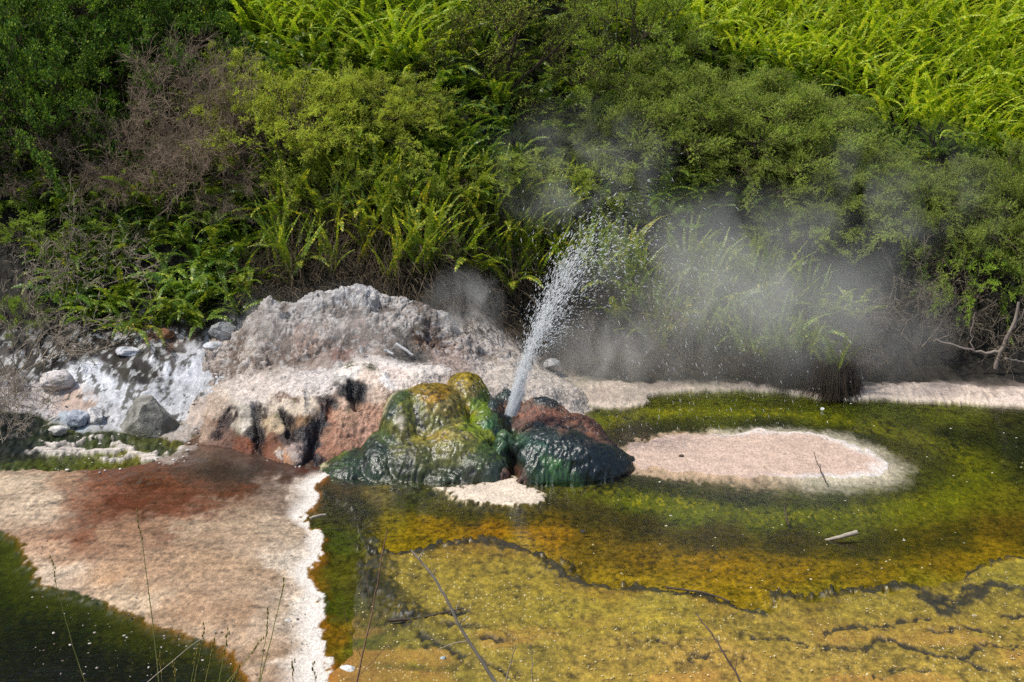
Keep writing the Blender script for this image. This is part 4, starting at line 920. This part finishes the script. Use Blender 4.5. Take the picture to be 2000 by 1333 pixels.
def put_shrub(kind, i, px, base, wpx, top, tint, label, group=None, bark=(1, 1, 1), rz=None):
    x, y, z = hit(px, base); sc = math.sqrt(x*x+y*y+(z-4)**2)/FPX
    bm, fm = SH[kind][i % len(SH[kind])]; key = (kind, i % len(SH[kind]))
    if key not in shrub_proto:
        e = ob('shrub', None); a = ob('branches', bm, e); b = ob('foliage', fm, e); shrub_proto[key] = (e, a, b)
    else:
        p, a0, b0 = shrub_proto[key]; e = p.copy(); a = a0.copy(); b = b0.copy()
        for q in (e, a, b): S.collection.objects.link(q)
        a.parent = e; b.parent = e
    d = fm.vertices
    s = wpx*sc/2.3; hz = (base-top)*sc/1.38
    e.location = (x, y, z-.03); e.scale = (s, s, hz); e.rotation_euler = (0, 0, (R.uniform(0, 6.28) if kind != 'wind' else R.uniform(-.35, .35)) if rz is None else rz)
    a.color = tuple(bark)+(1,); b.color = tuple(tint)+(1,)
    return tag(e, label, 'shrub', group)
OL = (.98, 1.0, .85); GR = (.82, .88, .86); BR = (1.25, 1.2, .85); DK = (.72, .80, .70)  # DK also carries the shade over the upper left corner
gA = 'dark leafy shrubs in the upper left corner'; lA = 'dark green small leaved shrub in the upper left corner thicket'
for i, (px, b, w, t) in enumerate([(60,330,330,60),(230,230,330,20),(340,140,300,-70),(20,190,280,-60),(150,90,320,-120),(400,60,260,-110),(-40,300,260,90),(120,300,240,130)]):
    put_shrub('dark', i, px, b, w, t, tuple(np.array(DK)*R.uniform(.85, 1.15)), lA, gA)
gB = 'olive feathery shrubs in the middle of the slope'; lB = 'olive green feathery shrub on the slope between the dead brush and the dark trunked tree'
for i, (px, b, w, t) in enumerate([(560,340,340,130),(670,310,320,110),(480,230,230,110),(750,250,260,130),(600,215,240,120),(800,290,210,180),(690,230,220,130)]):
    put_shrub('olive', i, px, b, w, t, tuple(np.array(BR)*R.uniform(.88, 1.12)), lB, gB)
gC = 'low shrubs above the fern bank'; lC = 'low mid green shrub just above the upright ferns of the bank'
for i, (px, b, w, t) in enumerate([(640,400,220,270),(760,385,250,260),(880,380,250,250),(990,370,260,250),(1090,380,260,240),(1170,410,240,260),(560,400,200,290)]):
    put_shrub('low', i, px, b, w, t, tuple(np.array(OL)*R.uniform(.88, 1.15)), lC, gC)
gD = 'grey green shrubs right of the tree'; lD = 'grey green wispy shrub on the slope right of the dark trunked tree'
for i, (px, b, w, t) in enumerate([(1250,330,320,150),(1340,310,360,120),(1480,330,380,140),(1550,350,320,165),(1400,250,300,120),(1490,255,260,130),(1620,400,280,240),(1240,230,260,90),(1165,320,240,215),(1500,390,300,240),(1610,440,240,310)]):
    put_shrub('wind', i, px, b, w, t, tuple(np.array(GR)*R.uniform(.85, 1.18)), lD, gD)
gE = 'shrubs along the right edge'; lE = 'dull grey green shrub massed along the right edge above the dark twigs'
for i, (px, b, w, t) in enumerate([(1750,465,300,310),(1860,455,320,305),(1960,470,300,305),(1680,415,230,280),(1830,520,320,330),(1950,540,300,340),(2040,500,280,260)]):
    put_shrub('wind' if i % 2 else 'olive', i, px, b, w, t, tuple(np.array(GR)*R.uniform(.8, 1.05)), lE, gE)
put_shrub('low', 1, 1900, 590, 260, 430, (.95, 1.15, .8), 'fresh green hanging shrub in front of the dark twigs at right')
put_shrub('low', 0, 1560, 480, 220, 360, (.95, 1.0, .85), 'small pale shrub overhanging the steam cloud below the dark hollow')
put_shrub('low', 0, 1300, 450, 160, 350, (.8, 1.0, .7), 'small green shrub left of the dark hollow above the steam')
put_shrub('low', 1, 60, 480, 260, 360, (.85, 1.0, .7), 'sprawling green shrub among grey twigs at the left edge')
put_shrub('low', 0, 30, 640, 150, 550, (.7, .85, .65), 'small dark green shrub low at the left edge under grey twigs')
put_shrub('olive', 2, 1230, 170, 330, -60, (.85, .95, .75), 'tall olive shrub with its top cut by the upper edge, right of the tree')

# small tree with a dark bare trunk
def tree():
    x, y, z = hit(978, 232); e = ob('small_tree', None, None, (x, y, z)); sc = math.sqrt(x*x+y*y+(z-4)**2)/FPX
    r = np.random.default_rng(9); mb = MB(); tips = []
    def limb(p, d, L, rad, lev):
        n = 7; P = [np.array(p, float)]; dd = nrm(np.array(d, float))
        for i in range(n):
            dd = nrm(dd+r.normal(size=3)*.10+np.array([0, 0, .06])); P.append(P[-1]+dd*L/n)
        rr = rad*(1-.55*np.linspace(0, 1, n+1)); mb.add(*tube(P, rr, 6 if lev < 2 else 4))
        if lev < 3:
            for k in range(3 if lev else 4):
                i = int(r.integers(2, n+1)); nd = nrm(dd*.55+nrm(r.normal(size=3))*.75+np.array([.15, 0, .15])); limb(P[i], nd, L*r.uniform(.5, .75), rr[i]*.6, lev+1)
        tips.extend([(P[i], dd) for i in (3, 5, 7)] if lev >= 2 else [(P[-1], dd)])
    limb((0, 0, -.05), (.28, -.05, .95), .42, .034, 1)
    limb((.09, 0, .33), (-.12, 0, 1), .95, .024, 1); limb((.09, 0, .33), (.75, -.1, .55), .9, .020, 1); limb((.02, 0, .12), (-.75, -.05, .65), .75, .014, 1)
    limb((.05, 0, .8), (-.5, .1, .8), .7, .012, 2); limb((.05, 0, .75), (.4, .1, .9), .8, .012, 2)
    ob('trunk', mb.mesh('trunk', M_bark), e).color = (.7, .65, .6, 1)
    Ts = []; Td = []
    for p, d in tips:
        n = 26; Ts.append(p+r.normal(size=(n, 3))*.07); Td.append(nrm(d+r.normal(size=(n, 3))*.6))
    Ts = np.concatenate(Ts); Td = np.concatenate(Td); n = len(Ts); Tl = r.uniform(.06, .18, n)
    bV, bF = prisms(Ts, Ts+Td*Tl[:, None], .003, .0014); ob('twigs', mesh('twigs', bV, bF, M_bark), e).color = (.8, .72, .66, 1)
    k = r.uniform(size=n) < .42; Ts, Td, Tl = Ts[k], Td[k], Tl[k]; n = len(Ts); nl = 11
    u = r.uniform(.1, 1.05, (n, nl)); b = Ts[:, None]+Td[:, None]*(Tl[:, None]*u)[..., None]; ld = nrm(Td[:, None]*.7+nrm(r.normal(size=(n, nl, 3)))*.8); L = .02*r.uniform(.6, 1.3, (n, nl))[..., None]
    sd = nrm(np.cross(ld, nrm(r.normal(size=(n, nl, 3)))))*.0055
    q = np.stack([b, b+ld*L*.45+sd, b+ld*L, b+ld*L*.45-sd], 2).reshape(-1, 3)
    ob('crown', mesh('crown', q, np.arange(len(q)).reshape(-1, 4), M_leaf, smooth=False), e).color = (1.0, 1.0, .8, 1)
    tag(e, 'thin crowned small tree with a dark bare forked trunk on the mid slope', 'tree')
tree()

# ------------------------------------------------------------------ dead and leafless brush
def brush_mesh(seed, rad, h, n0=26, droop=0., r0=.007, lev=3, sway=(0, 0, 0), spread=1., rmin=.0018, sub=2):
    r = np.random.default_rng(seed); P0 = []; P1 = []; R0 = []; R1 = []
    def go(p, d, L, rd, lv):
        n = 5
        for i in range(n):
            d = nrm(d+r.normal(size=3)*.16+np.array([sway[0], sway[1], sway[2]-droop*(i/n)])*.25); q = p+d*L/n
            P0.append(p); P1.append(q); R0.append(rd); rd *= .86; R1.append(rd); p = q
            if lv < lev and i >= 1:
                for _ in range(1 if lv == 0 else sub):
                    go(p, nrm(d*.8+nrm(r.normal(size=3))*.75), L*r.uniform(.35, .65), rd*.62, lv+1)
    for _ in range(n0):
        a = r.uniform(0, 6.28); e = r.uniform(.15, 1.2); d = np.array([math.cos(a)*math.cos(e)*spread, math.sin(a)*math.cos(e)*spread, math.sin(e)])
        go(np.array([r.normal()*rad*.25, r.normal()*rad*.25, 0]), nrm(d), math.hypot(rad*math.cos(e), h*math.sin(e))*r.uniform(.6, 1.05), r0, 0)
    V, F = prisms(P0, P1, np.maximum(R0, rmin), np.maximum(R1, rmin)); return V, F
BRUSH = {'brown': [brush_mesh(61+i, .9, .95, 11, 0., .009) for i in range(2)], 'grey': [brush_mesh(71+i, .85, .55, 9, .8, .009, rmin=.0030, sub=1) for i in range(2)]}
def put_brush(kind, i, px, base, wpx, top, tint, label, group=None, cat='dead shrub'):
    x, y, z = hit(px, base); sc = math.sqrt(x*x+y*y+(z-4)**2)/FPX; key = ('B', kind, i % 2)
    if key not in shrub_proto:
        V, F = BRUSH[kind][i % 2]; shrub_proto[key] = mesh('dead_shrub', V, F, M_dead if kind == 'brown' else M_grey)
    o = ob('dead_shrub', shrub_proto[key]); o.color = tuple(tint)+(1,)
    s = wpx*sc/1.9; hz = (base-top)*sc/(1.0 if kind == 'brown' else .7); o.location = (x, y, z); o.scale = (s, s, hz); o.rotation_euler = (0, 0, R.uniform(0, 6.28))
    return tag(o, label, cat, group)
gF = 'dead brown brush above the dark ferns'; lF = 'leafless brown brush tangled above the dark ferns at the left'
for i, (px, b, w, t) in enumerate([(340,390,340,180),(240,380,280,220),(430,370,280,170),(460,330,240,120),(380,300,260,130),(160,370,240,240),(330,430,240,290),(480,420,220,300)]):
    put_brush('brown', i, px, b, w, t, (.80, .72, .68) if i % 3 else (.95, .85, .78), lF, gF)
gG = 'bare grey twigs at the left edge'; lG = 'bare pale grey twig bush at the left edge below the ferns'
for i, (px, b, w, t) in enumerate([(60,600,260,440),(150,560,260,450),(30,720,260,600),(120,700,260,610),(20,800,220,690),(80,790,200,720),(190,520,220,430),(10,860,150,770)]):
    put_brush('grey', i, px, b, w, t, (.9, .88, .85) if i % 2 else (.75, .72, .68), lG, gG)
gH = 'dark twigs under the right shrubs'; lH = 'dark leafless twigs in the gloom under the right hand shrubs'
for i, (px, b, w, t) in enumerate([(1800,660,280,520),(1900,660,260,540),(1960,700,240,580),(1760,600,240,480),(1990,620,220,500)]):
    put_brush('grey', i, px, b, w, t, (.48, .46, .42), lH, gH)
put_brush('brown', 0, 1075, 190, 150, 90, (.62, .52, .46), 'dense dark brown twig tangle beside the trunk of the small tree')

def path_tubes(paths, name, mat, k=5, parent=None):
    mb = MB()
    for P, r0, r1 in paths: mb.add(*tube(np.array(P), np.linspace(r0, r1, len(P)), k))
    return ob(name, mb.mesh(name, mat), parent)
def smooth_path(P, n=14, jit=0., seed=0):
    P = np.array(P, float); t = np.linspace(0, 1, len(P)); u = np.linspace(0, 1, n); q = np.stack([np.interp(u, t, P[:, k]) for k in range(3)], 1)
    for _ in range(2): q[1:-1] = (q[:-2]+2*q[1:-1]+q[2:])/4
    if jit: q[1:-1] += np.random.default_rng(seed).normal(size=(n-2, 3))*jit
    return q
Yb = 14.35
bb = lambda L: smooth_path([wp(a, b, Yb-.002*i) for i, (a, b) in enumerate(L)], 12, .006, len(L))
o = path_tubes([(bb([(1945,720),(1950,690),(1970,660),(1985,620),(1990,590)]), .028, .016), (bb([(1950,688),(1920,690),(1880,680),(1826,662)]), .018, .008),
                (bb([(1975,645),(2000,610),(2020,560)]), .014, .008), (bb([(1900,688),(1895,650),(1905,610)]), .010, .005), (bb([(1960,700),(1990,705),(2030,715)]), .014, .008)], 'bare_branch', M_wood)
tag(o, 'weathered grey forked branch lying under the dark twigs near the shore', 'branch')

# ------------------------------------------------------------------ sticks in the pool and on the sinter
def stick(pts, r0, r1, name, label, mat, lift=.02, cat='stick', n=10):
    P = []
    for k, (a, b, dz) in enumerate(pts):
        x, y = gp(a, b); P.append((float(x), float(y), float(terrain(x, y))+lift+dz))
    return tag(path_tubes([(smooth_path(P, n, .002, 3), r0, r1)], name, mat), label, cat)
stick([(1612,1053,-.03),(1640,1056,.01),(1673,1052,.03)], .012, .020, 'stick', 'short driftwood stick with a white end afloat in the brown water', M_grey)
stick([(1540,1024,-.03),(1534,1016,.03),(1529,1008,.09)], .010, .004, 'stick', 'small dark pointed stick poking up from the shallow pool', M_bark)
stick([(1612,946,0),(1604,934,.03),(1592,918,.07),(1588,908,.10)], .006, .003, 'twig', 'thin forked twig standing at the white edge of the island', M_bark, cat='twig')
stick([(605,1020,.01),(620,1017,.02),(636,1013,.01)], .012, .010, 'stick', 'pale short stick lying where the white margin meets the green strip', M_grey)
stick([(1300,1158,.02),(1380,1168,.02),(1425,1186,.02)], .008, .006, 'stick', 'long dark thin stick lying along the crack in the crust', M_bark)
stick([(760,1226,.03),(820,1222,.03),(905,1202,.03)], .012, .005, 'stick', 'dark thin stick on the crust crossing behind the dry twig', M_bark)
def sinter_sticks():
    for k, (a, b, lab) in enumerate([([(702,676),(708,690)], 12.95, 'short white crusted stick standing up on the pale sinter mound'), ([(772,672),(790,682),(806,694)], 12.95, 'white crusted stick leaning at the foot of the grey hump'), ([(750,684),(768,692)], 12.9, 'short white crusted stick lying left of the leaning one')]):
        P = [wp(x, y, b) for x, y in a]; tag(path_tubes([(smooth_path(P, 7, .004, k), .018, .012)], 'crusted_stick', M_white), lab, 'stick')
M_white = bark_mat('white_crust', (190, 188, 184), (232, 230, 226), 40)
sinter_sticks()

# ------------------------------------------------------------------ stalks on the bank below the camera
def stalk(px0, py0, px1, py1, Y, label, name='grass_stalk', r=.0028, bend=0., mat=None, seed=(1, 1, 1), head=.3, group=None):
    a = np.array(wp(px0, py0, Y)); b = np.array(wp(px1, py1, Y)); d = (b-a); d = d/abs(d[2]); g = float(terrain(b[0], Y)); foot = b+d*max(b[2]-g, 0)*1.0; foot[2] = g-.02
    m = (a+foot)/2+np.array([bend, 0, 0]); P = smooth_path([a, (a*.7+m*.3)+np.array([bend*.4, 0, 0]), m, foot], 24, .0008, int(px0))
    e = ob(name, None, None, tuple(foot)); P = P-foot
    s = path_tubes([(P, r*.35, r)], 'stem', mat or M_stalk, 4, e); s.color = seed+(1,)
    rr = np.random.default_rng(int(px0)); V0, F0 = IC[1]; mb = MB(); k = int(24*head)
    for i in range(k):
        q = P[0]+(P[min(int(23*head), 23)]-P[0])*i/max(k, 1); d = rr.normal(size=3)*.004
        mb.add(V0*np.array([.0028, .0028, .008])+q+d, F0)
    if head > 0:
        h = ob('seed_head', mb.mesh('seed_head', mat or M_stalk), e); h.color = (.75, .6, .45, 1)
    return tag(e, label, 'grass stalk', group)
stalk(100, 1090, 178, 1345, 5.2, 'tall seeding grass stalk in front of the dark pool at the far left', bend=-.02)
stalk(267, 1000, 308, 1345, 5.2, 'tallest straight grass stalk rising in front of the brown stain', r=.0034, bend=.012)
stalk(556, 1128, 498, 1345, 5.2, 'seeding grass stalk leaning right before the sinter sheet', r=.0030, bend=.01)
stalk(458, 1212, 312, 1345, 5.1, 'thin dry grass blade arching right over the sinter sheet', r=.0022, bend=-.09, mat=M_grey, head=0)
gS = 'short grass stalks along the lower edge'; lS = 'short thin grass stalk in the tuft along the lower edge'
for a, b, c in ((312,1278,318),(400,1220,372),(420,1245,396),(445,1230,420),(340,1290,346),(520,1240,428),(525,1190,500),(468,1300,440),(572,1290,574),(610,1295,622),(385,1262,366)):
    stalk(a, b, c, 1345, 5.15, lS, r=.0022, group=gS, bend=R.uniform(-.01, .01), seed=(.8, .95, .7) if a % 2 else (1, .9, .7), head=.35)
def dry_twig(main, sides, label, name, r, mat, tint, Y=5.2):
    P = [np.array(wp(a, b, Y-.01*i)) for i, (a, b) in enumerate(main)]
    d = P[-1]-P[-2]; d = d/abs(d[2]); g = float(terrain(P[-1][0], P[-1][1])); f = P[-1]+d*max(P[-1][2]-g+.02, 0); f[2] = g-.02; P.append(f)
    e = ob(name, None, None, tuple(f)); n = 26; q = smooth_path(np.array(P)-f, n, .0015, int(main[0][0]))
    path_tubes([(q, r*.45, r)], 'stem', mat, 6, e).color = tint+(1,)
    for s in sides:
        p = [np.array(wp(a, b, Y-.01*1.5))-f for a, b in s]
        path_tubes([(smooth_path(p, 8, .001, int(s[0][0])), r*.4, r*.18)], 'side_twig', mat, 4, e).color = tint+(1,)
    return tag(e, label, 'twig')
dry_twig([(803,1075),(822,1096),(850,1130),(875,1175),(895,1220),(930,1275),(972,1340)], [[(818,1090),(828,1075)],[(846,1125),(850,1112)],[(888,1200),(899,1172)],[(898,1218),(914,1205)],[(915,1252),(880,1258),(855,1270)]], 'bare pale grey dry twig slanting across the yellow crust', 'dry_twig', .0085, M_grey, (.85, .82, .8))
dry_twig([(1358,1198),(1372,1215),(1392,1240),(1415,1275),(1452,1340)], [[(1392,1240),(1384,1252)],[(1436,1312),(1440,1285)]], 'shorter purplish bare twig leaning over the crust', 'dry_twig', .0055, M_dead, (.85, .7, .68))
dry_twig([(756,1035),(742,1110),(728,1190),(712,1260),(694,1345)], [[(726,1200),(718,1150),(717,1120)],[(715,1245),(760,1190)],[(706,1285),(676,1215),(670,1178)],[(700,1320),(760,1260),(772,1225)]], 'reddish leafless seedling with many fine twigs by the green strip', 'seedling', .0045, M_dead, (.9, .62, .5))
dry_twig([(1008,1258),(996,1300),(985,1345)], [[(996,1300),(1008,1285)]], 'small thin dry sprig right of the long dry twig', 'sprig', .0035, M_grey, (.8, .75, .68))
dry_twig([(1036,1258),(1040,1300),(1038,1345)], [[(1040,1300),(1046,1292)]], 'thin upright sprig with a grey seed head at the lower edge', 'sprig', .003, M_grey, (.85, .8, .75))

# ------------------------------------------------------------------ the spouting water
def water_mat(name, alpha, col=(.86, .9, .93)):
    m, n, l, out = newmat(name)
    p = node(n, 'ShaderNodeBsdfPrincipled', i_Roughness=.12); p.inputs['Base Color'].default_value = col+(1,); p.inputs['Specular IOR Level'].default_value = .6
    tl = node(n, 'ShaderNodeBsdfTranslucent'); tl.inputs[0].default_value = col+(1,)
    a = node(n, 'ShaderNodeMixShader'); a.inputs[0].default_value = .4; l.new(p.outputs[0], a.inputs[1]); l.new(tl.outputs[0], a.inputs[2])
    t = node(n, 'ShaderNodeBsdfTransparent'); mx = node(n, 'ShaderNodeMixShader'); mx.inputs[0].default_value = alpha
    l.new(t.outputs[0], mx.inputs[1]); l.new(a.outputs[0], mx.inputs[2]); l.new(mx.outputs[0], out.inputs[0]); return m
def water_jet():
    vx, vy, vz = wp(998, 806, 11.95); e = ob('water_jet', None, None, (vx, vy, vz)); r = np.random.default_rng(5)
    M1 = water_mat('spray_water', .55, (.95, .97, .98)); M2 = water_mat('jet_water', .13, (.93, .95, .97))
    V0 = np.array([(1,0,0),(0,1,0),(-1,0,0),(0,-1,0),(0,0,1.),(0,0,-1.)]); F0 = np.array([(0,1,4),(1,2,4),(2,3,4),(3,0,4),(1,0,5),(2,1,5),(3,2,5),(0,3,5)])
    def drops(n, early, spd, lean, slean, size, lo=0, hi=1, el=3.):
        th = np.radians(r.normal(lean, slean, n)); ph = np.radians(r.normal(0, 4, n)); v = r.normal(spd, spd*.07, n)
        vel = np.stack([v*np.sin(th), v*np.sin(ph), v*np.cos(th)], 1); tm = (2*vel[:, 2]/9.81+.09)
        t = tm*(lo+(hi-lo)*r.uniform(size=n)**early)
        P = vel*t[:, None]; P[:, 2] -= 4.905*t*t; P += r.normal(size=(n, 3))*np.array([.012, .012, 0])
        vv = vel.copy(); vv[:, 2] -= 9.81*t; d = nrm(vv); s = size*np.minimum(r.lognormal(0, .45, n), 2.2)
        a = nrm(np.cross(d, np.array([.3, .9, .2]))); b = np.cross(d, a); ln = s*el*r.uniform(.6, 1.5, n)
        V = P[:, None]+V0[None, :, 0:1]*a[:, None]*s[:, None, None]+V0[None, :, 1:2]*b[:, None]*s[:, None, None]+V0[None, :, 2:3]*d[:, None]*ln[:, None, None]
        k = P[:, 2] > -vz-.0; V = V[k]; n = len(V)
        return V.reshape(-1, 3), (np.arange(n)[:, None, None]*6+F0[None]).reshape(-1, 3)
    mb = MB()
    mb.add(*drops(4200, 1.1, 5.5, 15, 1.8, .0019, .0, .36, 6)); mb.add(*drops(1800, 1.0, 5.5, 16, 4.2, .0020, .06, .5, 4))
    mb.add(*drops(1000, 1.0, 5.7, 17, 5, .0016, .3, 1., 6)); mb.add(*drops(500, 1.0, 6.2, 14, 6, .0015, .3, 1., 6)); mb.add(*drops(1500, .8, 3.0, 10, 15, .0018, 0, 1., 2.)); mb.add(*drops(2200, .7, 4.2, 14, 4, .0019, 0, .5, 4.))
    q = ob('drops', mb.mesh('drops', M1), e); q['kind'] = 'stuff'
    # the unbroken foot of the jet: ropes of water wound together
    mb = MB()
    for k in range(44):
        a0 = r.uniform(0, 6.28); L = r.uniform(.15, .62); th = math.radians(r.normal(13, 2.6)); u = np.linspace(0, 1, 18)
        rad = .047*r.uniform(.1, 1)**.5; px_ = rad*np.cos(a0+u*1.2)*(1+.5*u); py_ = rad*np.sin(a0+u*1.2)*(1+.5*u)
        P = np.stack([px_+u*L*math.sin(th), py_, u*L*math.cos(th)-.02], 1); P[:, :2] += (fb2(u*6+k*3, u*0+k, 1, 3, k)*.008)[:, None]
        mb.add(*tube(P, (.016*(1-u)**.8+.002)*(1+.25*fb2(u*9, u*0+k*2, 1., 2, k+5)), 7))
    ob('water_column', mb.mesh('water_column', M2), e)
    tag(e, 'white jet of hot water spouting from the crater and raining down to the right', 'water jet')
water_jet()

# ------------------------------------------------------------------ steam
def steam(px, py, Y, rad, dens, seed, label, lo=.42, hi=.75, f=1.3, tilt=0., pw=1.5):
    m, n, l, out = newmat('steam_'+str(seed)); m.name = 'steam'
    tc = node(n, 'ShaderNodeTexCoord'); ln = node(n, 'ShaderNodeVectorMath', operation='LENGTH'); l.new(tc.outputs['Object'], ln.inputs[0])
    g = node(n, 'ShaderNodeNewGeometry')
    mp = node(n, 'ShaderNodeMapping'); mp.inputs['Location'].default_value = (seed*3.1, seed*1.7, 0); mp.inputs['Scale'].default_value = (1, 1, .85); l.new(g.outputs['Position'], mp.inputs[0])
    no = node(n, 'ShaderNodeTexNoise', i_Scale=f, i_Detail=3., i_Roughness=.55); no.inputs['Distortion'].default_value = 1.; l.new(mp.outputs[0], no.inputs['Vector'])
    fall = math_(n, l, 'POWER', math_(n, l, 'SUBTRACT', 1., ln.outputs['Value'], clamp=True), pw)
    mr = node(n, 'ShaderNodeMapRange'); mr.inputs[1].default_value = lo; mr.inputs[2].default_value = hi; l.new(no.outputs[0], mr.inputs[0])
    d = math_(n, l, 'MULTIPLY', math_(n, l, 'MULTIPLY', fall, mr.outputs[0]), dens)
    v = node(n, 'ShaderNodeVolumePrincipled'); v.inputs['Color'].default_value = (.97, .96, .91, 1); v.inputs['Anisotropy'].default_value = .2; l.new(d, v.inputs['Density'])
    l.new(v.outputs[0], out.inputs['Volume'])
    V, F = IC[3]; o = ob('steam_cloud', mesh('steam_cloud', V, F, m), None, wp(px, py, Y)); o.scale = rad; o.rotation_euler = (0, tilt, 0)
    return tag(o, label, 'steam', kind='stuff')
steam(1440, 580, 13.7, (1.9, .75, 1.25), 2.1, 1, 'broad grey steam cloud drifting over the ferns right of the jet', .36, .76, f=1.3, pw=1.1)
steam(1620, 640, 13.8, (1.5, .6, .85), 1.8, 2, 'thin dull steam trailing right above the far shore', .36, .78, f=1.3, pw=1.1)
steam(905, 592, 13.6, (.50, .35, .40), 6.5, 3, 'small steam puff rising behind the right end of the grey hump', .46, .70, f=3.2, pw=1.3)
steam(1140, 330, 14.3, (1.1, .5, .8), 1.9, 4, 'faint veil of steam before the shrubs above the jet', .46, .74, f=1.8, pw=1.1)
steam(1200, 690, 13.5, (.9, .45, .5), 3.4, 5, 'low steam hanging behind the dark vent mound', .42, .70, f=2.2, pw=1.1)
steam(640, 640, 12.9, (1.2, .35, .5), 2.4, 6, 'wisp of steam crossing the grey crusted hump', .44, .74, f=2.2, pw=1.1)
steam(1760, 400, 14.2, (1.2, .5, 1.0), 1.5, 7, 'faint veil of steam in front of the right hand shrubs', .44, .76, f=1.4, pw=1.1)
